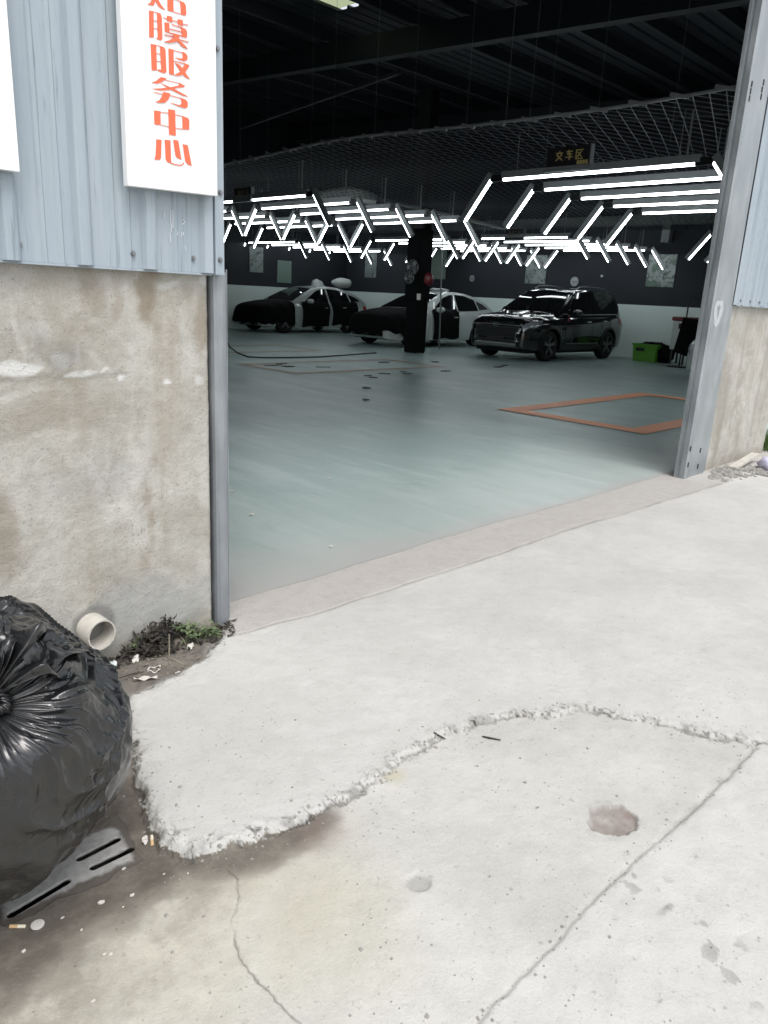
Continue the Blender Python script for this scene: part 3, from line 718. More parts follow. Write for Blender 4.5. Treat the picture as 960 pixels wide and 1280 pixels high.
# ------------------------------------------------------------------ cars
def tab(t):
    xs_, vs_ = zip(*t)
    def f(x): return float(np.interp(x, xs_, vs_))
    return f
class CarShape:
    def __init__(s, L, W, zt, zs, zb, hw, wheels, wr, roof, hb, k):
        s.L, s.W = L, W; s.zt, s.zs, s.zb0, s.hwf = tab(zt), tab(zs), tab(zb), tab(hw)
        s.wheels, s.wr, s.ra = wheels, wr, wr+.045; s.roof, s.hb, s.k = tab(roof), hb, k; s.rx0, s.rx1 = roof[0][0], roof[-1][0]
    def zb(s, x):
        z = s.zb0(x)
        for w in s.wheels:
            d = abs(x-w)
            if d < s.ra: z = max(z, s.wr-.01+math.sqrt(s.ra**2-d*d))
        return z
    def hw(s, x): return s.W/2*s.hwf(x)
    PR = staticmethod(tab([(0, .965), (.2, .99), (.4, 1.), (.62, .992), (.8, .975), (.92, .94), (1, .89)]))
    def side_y(s, x, z):
        z0, z1 = s.zb0(x), s.zs(x); return s.hw(x)*s.PR(max(0, min(1, (z-z0)/(z1-z0))))
    def half(s, x, zcut=None, off=0):
        zb = s.zb(x) if zcut is None else max(zcut, s.zb0(x)); zs, zt, hw = s.zs(x), s.zt(x), s.hw(x); pts = []
        if zcut is None: pts += [(0, zb), (.8*hw, zb)]
        for t in (0, .06, .15, .3, .42, .55, .68, .8, .9, .96, 1):
            z = zb+(zs-zb)*t; pts.append((s.side_y(x, z)+off, z))
        for a, b in ((.82, .45), (.68, .78), (.5, .93), (.25, .99), (0, 1)): pts.append((a*hw*(1+off*.5), zs+(zt-zs)*b+off))
        return pts
    def body(s, mat, root):
        st = sorted(set([round(v, 4) for v in list(np.linspace(0, .5, 12))+list(np.linspace(.5, s.L-.4, 50))+list(np.linspace(s.L-.4, s.L, 10))+
             [w+s.ra*q for w in s.wheels for q in (-1.001, -.999, -.97, -.9, -.8, -.65, -.5, -.3, 0, .3, .5, .65, .8, .9, .97, .999, 1.001)]]))
        st = [x for x in st if 0 <= x <= s.L]; rows = []
        for x in st:
            h = s.half(x); rows.append([(x, y, z) for y, z in h]+[(x, -y, z) for y, z in h[-2:0:-1]])
        m = MB(); m.grid(rows, closed=True); n = len(rows[0])
        m.add(rows[0], [tuple(range(n))]); m.add(rows[-1], [tuple(range(n))[::-1]])
        # greenhouse shell
        rows = []
        for x in np.linspace(s.rx0, s.rx1, 44):
            zt = s.roof(x); zbelt = s.zs(x)-.03; r = []
            for t in (0, .3, .6, .85, .95): z = zbelt+(zt-.03-zbelt)*t; r.append((s.gy(x, z), z))
            yt = s.gy(x, zt-.03)
            for a, b in ((.985, -.022), (.93, -.004), (.75, .008), (.5, .017), (.25, .022), (0, .024)): r.append((yt*a, zt+b-.012))
            rows.append([(x, y, z) for y, z in r]+[(x, -y, z) for y, z in r[-2::-1]])
        m2 = MB(); m2.grid(rows); m.add(m2.v, m2.f)
        o = m.build('body', mat, root, smooth=True); sm_edge(o); return o
    def gy(s, x, z): return min(s.hb, s.hw(x)*.93)-s.k*(z-s.zs(x))
    def side_patch(s, name, poly, sgn, mat, root, off=.005, th=.004, green=True):
        P = [Vector((x, sgn*((s.gy(x, z) if green else s.side_y(x, z))+off), z)) for x, z in poly]
        m = MB().prism(P, (0, sgn*th, 0)); return m.build(name, mat, root)
    def top_patch(s, name, x0, x1, w0, w1, mat, root, zoff=.006):
        rows = []
        for x in np.linspace(x0, x1, 9):
            zt = s.roof(x); yt = s.gy(x, zt-.03); f = w0+(w1-w0)*(x-x0)/(x1-x0)
            rows.append([(x-zoff*.6*(1 if x < s.L/2 else -1), yt*f*v, zt-.012+.024*(1-v*v)-.004*abs(v)+zoff) for v in np.linspace(-1, 1, 11)])
        return MB().grid(rows).build(name, mat, root, smooth=True)
    def seam(s, x0, z0, x1, z1, root, sgn, w=.008):
        n = 8; A = []; B = []
        for i in range(n+1):
            x = x0+(x1-x0)*i/n; z = z0+(z1-z0)*i/n; y = sgn*(s.side_y(x, z)+.0025)
            dx = w if abs(z1-z0) > abs(x1-x0) else 0; dz = w-dx
            A.append((x-dx/2, y, z-dz/2)); B.append((x+dx/2, y, z+dz/2))
        MB().grid([A, B]).build('door_seam', M['black'], root)
def sm_edge(o):
    me = o.data; bm = bmesh.new(); bm.from_mesh(me)
    bmesh.ops.remove_doubles(bm, verts=bm.verts, dist=.0005)
    for e in bm.edges:
        e.smooth = not (len(e.link_faces) == 2 and e.calc_face_angle(0) > .75)
    bmesh.ops.recalc_face_normals(bm, faces=bm.faces); bm.to_mesh(me); bm.free()
def lathe(prof, c, n=28):
    rows = [[(c[0]+r*math.cos(2*math.pi*k/n), c[1]+y, c[2]+r*math.sin(2*math.pi*k/n)) for k in range(n)] for r, y in prof]
    return rows
def wheel(root, x, y, r, sgn, dark=False):
    """sgn: outward direction of the wheel face"""
    w = .21; c = (x, y, r)
    prof = [(r*.66, sgn*-.0), (r*.9, sgn*.004), (r*.985, sgn*-.02), (r, sgn*-.05), (r, sgn*-(w-.05)), (r*.97, sgn*-(w-.01)), (r*.66, sgn*-w)]
    m = MB().grid(lathe(prof, c), closed=True); wo = m.build('wheel', M['tyre'], root, smooth=True)
    m = MB(); m.grid(lathe([(r*.67, sgn*.002), (r*.62, sgn*-.012), (r*.6, sgn*-.09), (.001, sgn*-.09)], c), closed=True, mi=0)
    for k in range(10):
        a = 2*math.pi*(k//2)/5+(.13 if k % 2 else -.13)+.3
        d = Vector((math.cos(a), 0, math.sin(a))); m.bar(Vector(c)+d*.05+Vector((0, -sgn*.02, 0)), Vector(c)+d*r*.63+Vector((0, -sgn*.012, 0)), .028, .03, mi=1, up=(0, 1, 0))
    m.grid(lathe([(.06, sgn*-.04), (.055, sgn*-.004), (.001, sgn*-.002)], c, 14), closed=True, mi=1)
    m.build('rim', [M['plastic'], M['rim'] if not dark else M['plastic']], wo)
def mirror(s, x, z, sgn, mat, root):
    y = sgn*(s.side_y(x, s.zs(x)-.05))
    m = MB(); c = Vector((x-.02, y+sgn*.15, z)); rows = []
    for i, (dx, sc) in enumerate(((-.09, .2), (-.08, .6), (-.05, .9), (0, 1), (.06, .98), (.075, .9))):
        rows.append([(c.x+dx, c.y+.115*sc*math.cos(a)*1., c.z+.075*sc*math.sin(a)) for a in np.linspace(0, 2*math.pi, 12, endpoint=False)])
    m.grid(rows, closed=True); m.add(rows[-1], [tuple(range(12))]); m.add(rows[0], [tuple(range(12))[::-1]])
    o = m.build('mirror', mat, root, smooth=True)
    MB().bar((x+.02, y-sgn*.02, z-.06), (c.x, c.y-sgn*.08, z-.03), .05, .03).build('mirror_arm', M['plastic'], o)
def build_car(shape, root, paint, side_win, ws, rw, seams, grille=True, suv=False):
    s = shape; L = s.L
    s.body(paint, root)
    MB().box((.25, -s.W/2*.78, .17), (L-.3, s.W/2*.78, .55)).build('underbody', M['black'], root)
    s.top_patch('windshield', ws[0], ws[1], .97, .9, M['glass'], root)
    s.top_patch('rear_window', rw[0], rw[1], .9, .9, M['glass'], root)
    for sg in (-1, 1):
        for poly in side_win: s.side_patch('side_window', poly, sg, M['glass'], root)
        for sm in seams: s.seam(*sm, root, sg)
        for w in s.wheels: wheel(root, w, sg*(s.W/2-.03), s.wr, sg)
        mirror(s, side_win[0][0][0]+.12, s.zs(1.6)+.09, sg, paint, root)
        # headlight wraps round the corner
        rows = []
        for x in np.linspace(.03, .55, 10):
            t_ = (x-.03)/.52; za = s.zs(x)-.17+.09*t_; zb_ = s.zs(x)-.035+.0*t_
            rows.append([(x-.008, sg*(s.side_y(x, z)+.008), z) for z in np.linspace(za, zb_, 4)])
        MB().grid(rows).build('headlight', M['lamp'], root, smooth=True)
        rows = []
        for x in np.linspace(L-.36, L-.02, 8):
            rows.append([(x, sg*(s.side_y(x, z)+.008), z) for z in np.linspace(s.zs(x)-.2, s.zs(x)-.06, 4)])
        MB().grid(rows).build('tail_light', M['tail'], root, smooth=True)
        # door handles
        for hx in (seams[1][0]-.16, seams[2][0]-.16):
            z = s.zs(hx)-.13; y = sg*(s.side_y(hx, z)+.02); MB().bar((hx-.08, y, z), (hx+.08, y, z), .02, .025).build('door_handle', M['chrome'] if suv else paint, root)
    return root
SUV = CarShape(4.4, 1.84,
    zt=[(0, .70), (.03, .84), (.08, .93), (.2, .975), (.6, 1.03), (1.15, 1.09), (1.4, 1.1), (4.0, 1.1), (4.25, 1.1), (4.34, .98), (4.4, .75)],
    zs=[(0, .66), (.03, .79), (.08, .86), (.2, .90), (.6, .95), (1.2, 1.0), (2.5, 1.03), (4.1, 1.08), (4.3, 1.0), (4.4, .72)],
    zb=[(0, .34), (.06, .27), (.4, .24), (1.2, .25), (3.6, .25), (4.2, .3), (4.4, .42)],
    hw=[(0, .70), (.03, .77), (.1, .85), (.22, .915), (.45, .965), (.8, 1.0), (3.6, 1.0), (4.1, .95), (4.3, .9), (4.4, .82)],
    wheels=(.88, 3.53), wr=.345, roof=[(1.12, 1.06), (1.3, 1.17), (1.6, 1.36), (1.95, 1.555), (2.1, 1.6), (2.4, 1.64), (2.8, 1.66), (3.3, 1.655), (3.8, 1.61), (3.98, 1.57), (4.15, 1.36), (4.3, 1.08)], hb=.835, k=.34)
SED = CarShape(4.55, 1.8,
    zt=[(0, .6), (.03, .7), (.1, .77), (.3, .83), (.7, .9), (1.2, .96), (1.5, .97), (3.9, 1.0), (4.3, .99), (4.5, .9), (4.55, .7)],
    zs=[(0, .56), (.03, .65), (.1, .71), (.3, .76), (.7, .82), (1.2, .87), (2.5, .92), (4.0, .97), (4.4, .92), (4.55, .68)],
    zb=[(0, .28), (.06, .2), (.5, .18), (3.8, .19), (4.4, .28), (4.55, .38)],
    hw=[(0, .66), (.03, .74), (.1, .83), (.25, .91), (.5, .965), (.9, 1.0), (3.5, 1.0), (4.1, .95), (4.4, .88), (4.55, .78)],
    wheels=(.86, 3.55), wr=.32, roof=[(1.1, .93), (1.4, 1.07), (1.8, 1.26), (2.1, 1.375), (2.4, 1.43), (2.8, 1.46), (3.2, 1.44), (3.6, 1.36), (4.0, 1.22), (4.3, 1.06), (4.42, .96)], hb=.80, k=.42)
suv_win = [[(1.62, 1.06), (1.78, 1.2), (2.08, 1.5), (2.25, 1.56), (2.58, 1.585), (2.62, 1.06)], [(2.7, 1.06), (2.66, 1.59), (3.3, 1.58), (3.5, 1.4), (3.52, 1.09)], [(3.6, 1.12), (3.56, 1.42), (3.42, 1.56), (3.8, 1.51), (3.93, 1.3), (3.95, 1.16)]]
sed_win = [[(1.62, .93), (1.85, 1.08), (2.2, 1.29), (2.45, 1.36), (2.62, 1.375), (2.66, .95)], [(2.73, .95), (2.69, 1.38), (3.1, 1.36), (3.5, 1.27), (3.6, .98)], [(3.66, 1.0), (3.58, 1.24), (3.85, 1.16), (4.08, 1.03)]]
# --- the black car
CX = 14.28
c3 = thing('parked_car', 'glossy black uncovered car with silver framed fog lamps parked in front of the white dado', 'car', (CX, 10.47, 0))
suvroot = c3
def inroot(fn, root):
    """build with car-local coordinates, then attach"""
    before = set(bpy.data.objects); loc = root.location.copy(); root.location = (0, 0, 0)
    fn(); root.location = loc
def suv_parts():
    r = c3; s = SUV
    build_car(s, r, M['carblack'], suv_win, (1.2, 1.98), (4.0, 4.22), [(1.42, .4, 1.5, .98), (2.66, .3, 2.66, 1.0), (3.42, .62, 3.6, 1.04)], suv=True)
    hf = s.hw(0)
    MB().box((-.012, -hf*.92, .5), (.01, hf*.92, .74)).build('grille', M['plastic'], r, bevel=.008)
    for z in (.55, .6, .65, .7): MB().box((-.02, -hf*.85, z-.006), (-.011, hf*.85, z+.006)).build('grille_slat', M['carblack'], r)
    MB().bar((-.03, -hf*1.04, .775), (-.03, hf*1.04, .775), .025, .022).build('chrome_strip', M['chrome'], r)
    m = MB(); n = 20; A = [[(-.04, .085*q*math.cos(a), .775+.045*q*math.sin(a)) for a in np.linspace(0, 2*math.pi, n, endpoint=False)] for q in (.8, 1)]
    m.grid(A, closed=True); m.bar((-.042, -.05, .79), (-.042, 0, .755), .014); m.bar((-.042, .05, .79), (-.042, 0, .755), .014); m.bar((-.042, -.075, .775), (-.042, .075, .775), .012)
    m.build('badge', M['chrome'], r)
    MB().box((-.03, -hf*.9, .30), (.03, hf*.9, .38)).build('skid_plate', M['rim'], r, bevel=.012)
    MB().box((-.01, -hf*.8, .4), (.02, hf*.8, .46)).build('lower_intake', M['plastic'], r)
    for sg in (-1, 1):
        P = lambda y, z, x=-.03: Vector((x+max(0, (abs(y)-hf))*1.25, sg*y, z))
        y0, y1 = hf*.86, hf*1.14
        m = MB(); loop = [P(y0, .43), P(y1, .45), P(y1+.02, .6), P(y0+.02, .62)]
        for a, b in zip(loop, loop[1:]+loop[:1]): m.bar(a, b, .018, .022)
        fr = m.build('fog_lamp_frame', M['chrome'], r)
        MB().prism([P(y0+.01, .44, -.01), P(y1-.01, .46, -.01), P(y1, .59, -.01), P(y0+.03, .61, -.01)], (.012, 0, 0)).build('fog_lamp', M['lamp'], fr)
        n = 26
        for w in s.wheels:
            m = MB()
            A = [(w-(s.ra+.004)*math.cos(a), s.wr-.01+(s.ra+.004)*math.sin(a)) for a in np.linspace(-.25, math.pi+.25, n)]
            B = [(w-(s.ra+.05)*math.cos(a), s.wr-.01+(s.ra+.05)*math.sin(a)) for a in np.linspace(-.25, math.pi+.25, n)]
            m.grid([[(x, sg*(s.side_y(x, z)+.01), z) for x, z in A], [(x, sg*(s.side_y(x, z)+.014), z) for x, z in B]])
            m.build('arch_trim', M['plastic'], r, smooth=True)
        A = [(x, sg*(s.side_y(x, .3)+.012), .26) for x in np.linspace(1.3, 3.1, 12)]; B = [(x, sg*(s.side_y(x, .36)+.014), .37) for x in np.linspace(1.3, 3.1, 12)]
        MB().grid([A, B]).build('sill_trim', M['plastic'], r)
        A = [(x, sg*(s.side_y(x, .39)+.012), .385) for x in np.linspace(1.5, 3.0, 12)]; B = [(x, sg*(s.side_y(x, .4)+.012), .41) for x in np.linspace(1.5, 3.0, 12)]
        MB().grid([A, B]).build('sill_strip', M['rim'], r)
        rr_ = [(x, sg*(s.gy(x, s.roof(x)-.03)*.9), s.roof(x)+.055) for x in np.linspace(2.25, 3.75, 10)]
        rr_[0] = (rr_[0][0], rr_[0][1], rr_[0][2]-.05); rr_[-1] = (rr_[-1][0], rr_[-1][1], rr_[-1][2]-.05)
        MB().tube(rr_, .014, 6).build('roof_rail', M['rim'], r)
        yb = s.gy(2, 1.06)+.008
        MB().bar((1.62, sg*(s.gy(1.62, 1.05)+.01), 1.045), (3.9, sg*(s.gy(3.9, 1.1)+.01), 1.095), .008, .014).build('window_trim', M['chrome'], r)
    MB().box((1.5, -.02, 1.52), (1.52, .02, 1.53))
    MB().box((-.02, -.24, .42), (-.012, .24, .52)).build('number_plate_holder', M['plastic'], r)
inroot(suv_parts, c3)
# local build: children were created with root at the origin, so their inverse is identity
ta = MB().box((0, 0, 0), (.02, .05, .13)).build('red_tag', M['redplastic']); ta.location = (CX+1.46, 9.49, .9); tag(ta, 'small red tag stuck on the front door of the black car', 'tag')
# bright plastic box on the black car's roof far side
# --- sedans
def cover_front(root, s, x1, zc, label, off=.03, seed=0):
    rows = []; st = list(np.linspace(0, x1, 26))
    for i, x in enumerate(st):
        zcx = zc+.05*math.sin(x*7+seed)+.03*math.sin(x*19+seed)
        w = [w_ for w_ in s.wheels if abs(x-w_) < s.ra]
        h = s.half(x, zcx, off)
        xx = x-.04 if i == 0 else x
        rows.append([(xx, -y-.015*math.sin(13*x+9*z+seed), z) for y, z in h]+[(xx, y+.015*math.sin(11*x+8*z+seed), z) for y, z in h[-2::-1]])
    m = MB(); m.grid(rows); n = len(rows[0])
    # front curtain, gathered into folds
    r0_ = rows[0]; bot = [(r0_[0][0]+.03*math.sin(k*2.1+seed), p[1], zc-.04+.04*math.sin(k*1.7+seed)) for k, p in enumerate(r0_)]
    mid = [(p[0]-.02+.02*math.sin(k*2.7), p[1], (p[2]*.5+b[2]*.5)) for k, (p, b) in enumerate(zip(r0_, bot))]
    m.grid([r0_, mid, bot])
    o = m.build('car_cover', M['cloth'], None, smooth=True); o.location = root.location; tag(o, label, 'cloth'); return o
def cover_door(root, s, x0, x1, z0, z1, sgn, label, seed=0):
    xs_ = np.linspace(x0, x1, 14); rows = []
    for j, t_ in enumerate(np.linspace(0, 1, 9)):
        r_ = []
        for x in xs_:
            z = z0+(z1-z0)*t_+(.02*math.sin(x*9+seed) if j == 0 else 0)
            r_.append((x+.015*math.sin(t_*5+seed), sgn*(s.side_y(x, min(z, s.zs(x)-.02))+.03+.01*math.sin(x*14+t_*6+seed)), z))
        rows.append(r_)
    top = [(x, y-sgn*.06, z+.03) for x, y, z in rows[-1]]; rows.append(top)
    o = MB().grid(rows).build('door_cover', M['cloth'], None, smooth=True); o.location = root.location; tag(o, label, 'cloth'); return o
sseams = [(1.4, .35, 1.48, .86), (2.68, .25, 2.68, .92), (3.45, .55, 3.62, .93)]
def sedan(label, paint, loc):
    r = thing('parked_car', label, 'car', loc)
    def parts():
        build_car(SED, r, paint, sed_win, (1.2, 2.1), (3.55, 4.25), sseams)
        hf = SED.hw(0)
        MB().box((-.012, -hf*.8, .42), (.01, hf*.8, .56)).build('grille', M['plastic'], r, bevel=.006)
        MB().box((-.012, -hf*.9, .26), (.01, hf*.9, .36)).build('lower_intake', M['plastic'], r, bevel=.006)
    inroot(parts, r); return r
c2 = sedan('white car with a black cloth over its bonnet parked behind the black column', M['carwhite'], (13.95, 14.35, 0))
cover_front(c2, SED, 1.12, .34, 'black protective cloth over the bonnet of the white car behind the black column', seed=1)
cover_door(c2, SED, 1.6, 2.66, .22, .93, -1, 'black protective cloth hung on the front door of the white car', seed=2)
c1 = sedan('silver car with black cloths over bonnet and both near doors at the left', M['cargrey'], (14.0, 19.75, 0))
cover_front(c1, SED, 1.2, .3, 'black protective cloth over the bonnet and wheels of the silver car at the left', seed=3)
cover_door(c1, SED, 1.5, 2.62, .2, .93, -1, 'black protective cloth on the front door of the silver car', seed=4)
cover_door(c1, SED, 2.74, 3.9, .26, .98, -1, 'black protective cloth on the rear door of the silver car', seed=5)
# loose film and white bundle on the silver car's roof
def blob(name, mat, c, r, seed, label, cat, nz=.25, n=22):
    rows = []
    for i in range(n//2+1):
        ph = math.pi*i/(n//2); rows.append([])
        for k in range(n):
            a = 2*math.pi*k/n; d = Vector((math.sin(ph)*math.cos(a), math.sin(ph)*math.sin(a), math.cos(ph)))
            q = 1+nz*mnoise.noise(d*2.2+Vector((seed, 0, 0)))+nz*.5*abs(mnoise.noise(d*6+Vector((0, seed, 0))))
            rows[-1].append((c[0]+d.x*r[0]*q, c[1]+d.y*r[1]*q, c[2]+d.z*r[2]*q))
    o = MB().grid(rows, closed=True).build(name, mat, None, smooth=True); tag(o, label, cat); return o
p = pl(427, 353, 1, 19.9); blob('wrapped_bundle', M['film'], (p.x, p.y, p.z-.02), (.36, .3, .17), 1., 'rounded white plastic bundle lying on the roof of the silver car', 'bundle', .12)
p = pl(397, 354, 1, 19.9); blob('crumpled_film', M['film'], (p.x, p.y, p.z-.05), (.16, .2, .15), 4., 'crumpled clear film standing on the roof of the silver car', 'film', .6)
p = pl(548, 365, 1, 14.4); blob('crumpled_film', M['film'], (p.x, p.y, 1.5), (.3, .2, .04), 7., 'thin clear film lying on the roof of the white car', 'film', .5)
p = pl(533, 362, 1, 14.4)
# --- car and door at the right edge behind the post
c4 = sedan('white car nose with a headlight just left of the right door post', M['carwhite'], (0, 0, 0))
p = pl(857, 476, 2, 0); c4.location = (p.x-.0, p.y-.66, 0)
xq_ = p.x+.9; cs_ = [pl(854, 397, 0, xq_), pl(876, 400, 0, xq_), pl(876, 448, 0, xq_), pl(840, 441, 0, xq_)]
m = MB(); n_ = 9; rows = []
for i in range(n_):
    v_ = i/(n_-1); a_ = cs_[0].lerp(cs_[3], v_); b_ = cs_[1].lerp(cs_[2], v_)
    rows.append([a_.lerp(b_, u_)+Vector((.025*math.sin(u_*11+v_*2), 0, .02*math.sin(u_*9)*(v_ > .9))) for u_ in np.linspace(0, 1, 12)])
m.grid(rows); m.grid([[q+Vector((.03, 0, 0)) for q in r] for r in rows])
o = m.build('draped_sheet', M['cloth']); tag(o, 'black sheet hanging upright above the white car nose at the right', 'cloth')
wp = pl(843, 432, 0, 18.4); wq = pl(851, 396, 0, 18.4)
wr_ = thing('white_panel', 'narrow white panel with a dark red top left of the black sheet', 'panel', (18.4, wp.y-.2, 0))  # made-up box shape for what is likely another white car's rear quarter
z1 = wq.z
MB().box((18.3, wp.y-.33, .35), (18.75, wp.y+.08, z1-.1)).build('panel_body', M['carwhite'], wr_, bevel=.03)
MB().box((18.27, wp.y-.36, z1-.1), (18.78, wp.y+.11, z1)).build('panel_top', M['redplastic'], wr_, bevel=.03)
MB().box((18.285, wp.y-.28, z1-.28), (18.299, wp.y-.08, z1-.15)).build('panel_mark', M['black'], wr_)
for a in (18.35, 18.7):
    for b in (wp.y-.28, wp.y+.03): MB().box((a-.02, b-.02, .0), (a+.02, b+.02, .36)).build('panel_leg', M['plastic'], wr_)
p = pl(862, 372, 0, 17.5); MB_ = MB().tube([(17.5, p.y, 0.02), (17.5, p.y, p.z)], .02, 6); MB_.tube([(17.5, p.y, p.z), (17.5, p.y-.7, p.z-.04)], .015, 6); MB_.box((17.3, p.y-.2, 0.005), (17.7, p.y+.2, .03))
o = MB_.build('pole_stand', M['plastic']); tag(o, 'thin dark stand with a horizontal arm above the black sheet', 'stand')

# --- green storage box
p = pl(789, 446, 2, 0); q = pl(826, 451, 2, 0)
gx, gy_ = 18.2, pl(808, 448, 0, 18.2).y
gr = thing('storage_box', 'bright green plastic storage box on the floor beside the black car', 'box', (gx, gy_, 0))
yl = pl(790, 440, 0, gx).y; yr = pl(820, 440, 0, gx).y; yc_ = (yl+yr)/2; hwid = (yl-yr)/2; hz = .42
def taper(a, b, x0, x1, y0, y1, z0, z1): return [(x0+a, y0+a, z0), (x1-a, y0+a, z0), (x1-a, y1-a, z0), (x0+a, y1-a, z0), (x0, y0, z1), (x1, y0, z1), (x1, y1, z1), (x0, y1, z1)]
m = MB(); V_ = taper(.03, 0, gx, gx+.6, yr, yl, .005, hz); V2 = taper(.045, 0, gx+.02, gx+.58, yr+.02, yl-.02, .04, hz)
m.add(V_, [(0, 3, 2, 1), (0, 1, 5, 4), (1, 2, 6, 5), (2, 3, 7, 6), (3, 0, 4, 7)]); m.add(V2, [(0, 1, 2, 3), (4, 5, 1, 0), (5, 6, 2, 1), (6, 7, 3, 2), (7, 4, 0, 3)])
m.add(V_[4:]+V2[4:], [(0, 1, 5, 4), (1, 2, 6, 5), (2, 3, 7, 6), (3, 0, 4, 7)]); m.build('box_body', M['green'], gr, recalc=False)
m = MB(); 
for a, b in (((gx-.02, yr-.02), (gx+.02, yl+.02)), ((gx+.58, yr-.02), (gx+.62, yl+.02)), ((gx+.02, yr-.02), (gx+.58, yr+.015)), ((gx+.02, yl-.015), (gx+.58, yl+.02))): m.box((a[0], a[1], hz-.03), (b[0], b[1], hz+.012))
m.build('box_rim', M['green'], gr)
MB().box((gx+.0, yc_+.0, hz-.17), (gx+.012, yc_+.22, hz-.09)).build('handle_shade', M['black'], gr)  # solid black box, painted shade in place of an open handle hole
blob('black_sack', M['cloth'], (gx+.35, yr-.1, .2), (.25, .2, .2), 3., 'small black sack slumped against the right of the green box', 'sack', .4)
blob('dark_rag', M['cloth'], (gx+.3, yc_-.1, hz+.0), (.24, .26, .06), 9., 'dark rag lying in the open top of the green box', 'rag', .5)

# ------------------------------------------------------------------ black column with its reels
cp = pl(518, 441, 2, 0); colr = thing('column', 'thick black painted steel column standing between the white car and the doorway', 'column', (cp.x, cp.y, 0))
hwc = .15
m = MB(); m.box((cp.x-.15, cp.y-.17, 0), (cp.x-.13, cp.y+.17, 5.6)); m.box((cp.x+.13, cp.y-.17, 0), (cp.x+.15, cp.y+.17, 5.6)); m.box((cp.x-.13, cp.y-.012, 0), (cp.x+.13, cp.y+.012, 5.6)); m.build('steel_section', M['plastic'], colr)
MB().box((cp.x-.24, cp.y-.2, 1.2), (cp.x+.2, cp.y+.2, 2.75)).build('black_wrapping', M['cloth'], colr, bevel=.03)
MB().box((cp.x-.2, cp.y-.18, .02), (cp.x+.18, cp.y+.18, 1.2)).build('black_wrapping', M['cloth'], colr, bevel=.03)
def fan(px, py, xp, r, label, mat=None):
    c = pl(px, py, 0, xp); root = thing('wall_fan', label, 'fan', c)
    m = MB(); n = 24
    for rr_, xx in ((r, 0), (r*.8, -.05), (r*.5, -.07), (r, -.02)): m.tube([(c.x+xx, c.y+rr_*math.cos(a), c.z+rr_*math.sin(a)) for a in np.linspace(0, 2*math.pi, n)], .006, 4)
    for k in range(16):
        a = 2*math.pi*k/16; m.tube([(c.x, c.y+r*math.cos(a), c.z+r*math.sin(a)), (c.x-.055, c.y+r*.7*math.cos(a), c.z+r*.7*math.sin(a)), (c.x-.07, c.y+.03*math.cos(a), c.z+.03*math.sin(a))], .003, 4)
    m.build('fan_cage', M['rim'], root)
    MB().tube([(c.x+.09, c.y, c.z), (c.x-.06, c.y, c.z)], r*.3, 12).build('fan_motor', M['plastic'], root)
    m = MB()
    for k in range(3):
        a = 2*math.pi*k/3; u = Vector((0, math.cos(a), math.sin(a))); v = Vector((.25, -math.sin(a), math.cos(a))).normalized()
        m.prism([c+u*r*.2-v*.02, c+u*r*.85-v*r*.3, c+u*r*.85+v*r*.25, c+u*r*.2+v*.03], (.004, 0, 0))
    m.build('fan_blade', M['housing'], root)
    return root
fan(516, 334, cp.x-.36, .165, 'round dark fan near the top of the black column')
fan(512, 347, cp.x-.33, .13, 'smaller round fan below the first one on the black column')
p = pl(536, 349, 0, cp.x-.1); rp_ = blob('red_bucket', M['redplastic'], p, (.1, .11, .14), 2., 'dull red round bundle hung on the right of the black column', 'bundle', .15)
p = pl(523, 371, 0, cp.x-.25); MB_ = MB().box((p.x, p.y-.05, p.z-.07), (p.x+.03, p.y+.05, p.z+.07)); o = MB_.build('wall_switch', M['pvc']); tag(o, 'small pale switch box halfway up the black column', 'switch')
p = pl(527, 441, 2, 0); o = MB().box((p.x-.3, p.y-.1, .0), (p.x-.06, p.y+.13, .38)).build('cardboard_box', M['pinkbox'], bevel=.01); tag(o, 'dusty pink box standing upright at the foot of the black column', 'box')
p = pl(549, 437, 2, 0.01); q = pl(553, 300, 0, p.x+.2); o = MB().tube([p, q], .02, 6).build('grey_pole', M['beam']); tag(o, 'thin grey pole standing right of the black column', 'pole')
# black hose on the floor
hp = [pl(x, y, 2, .02) for x, y in ((283, 426), (288, 434), (297, 441), (310, 446), (330, 447), (360, 447), (400, 446), (430, 444), (455, 442), (470, 441))]
o = MB().tube(hp, .014, 6).build('hose', M['plastic'], smooth=True); tag(o, 'long thin black hose curving across the hall floor at the left', 'hose')
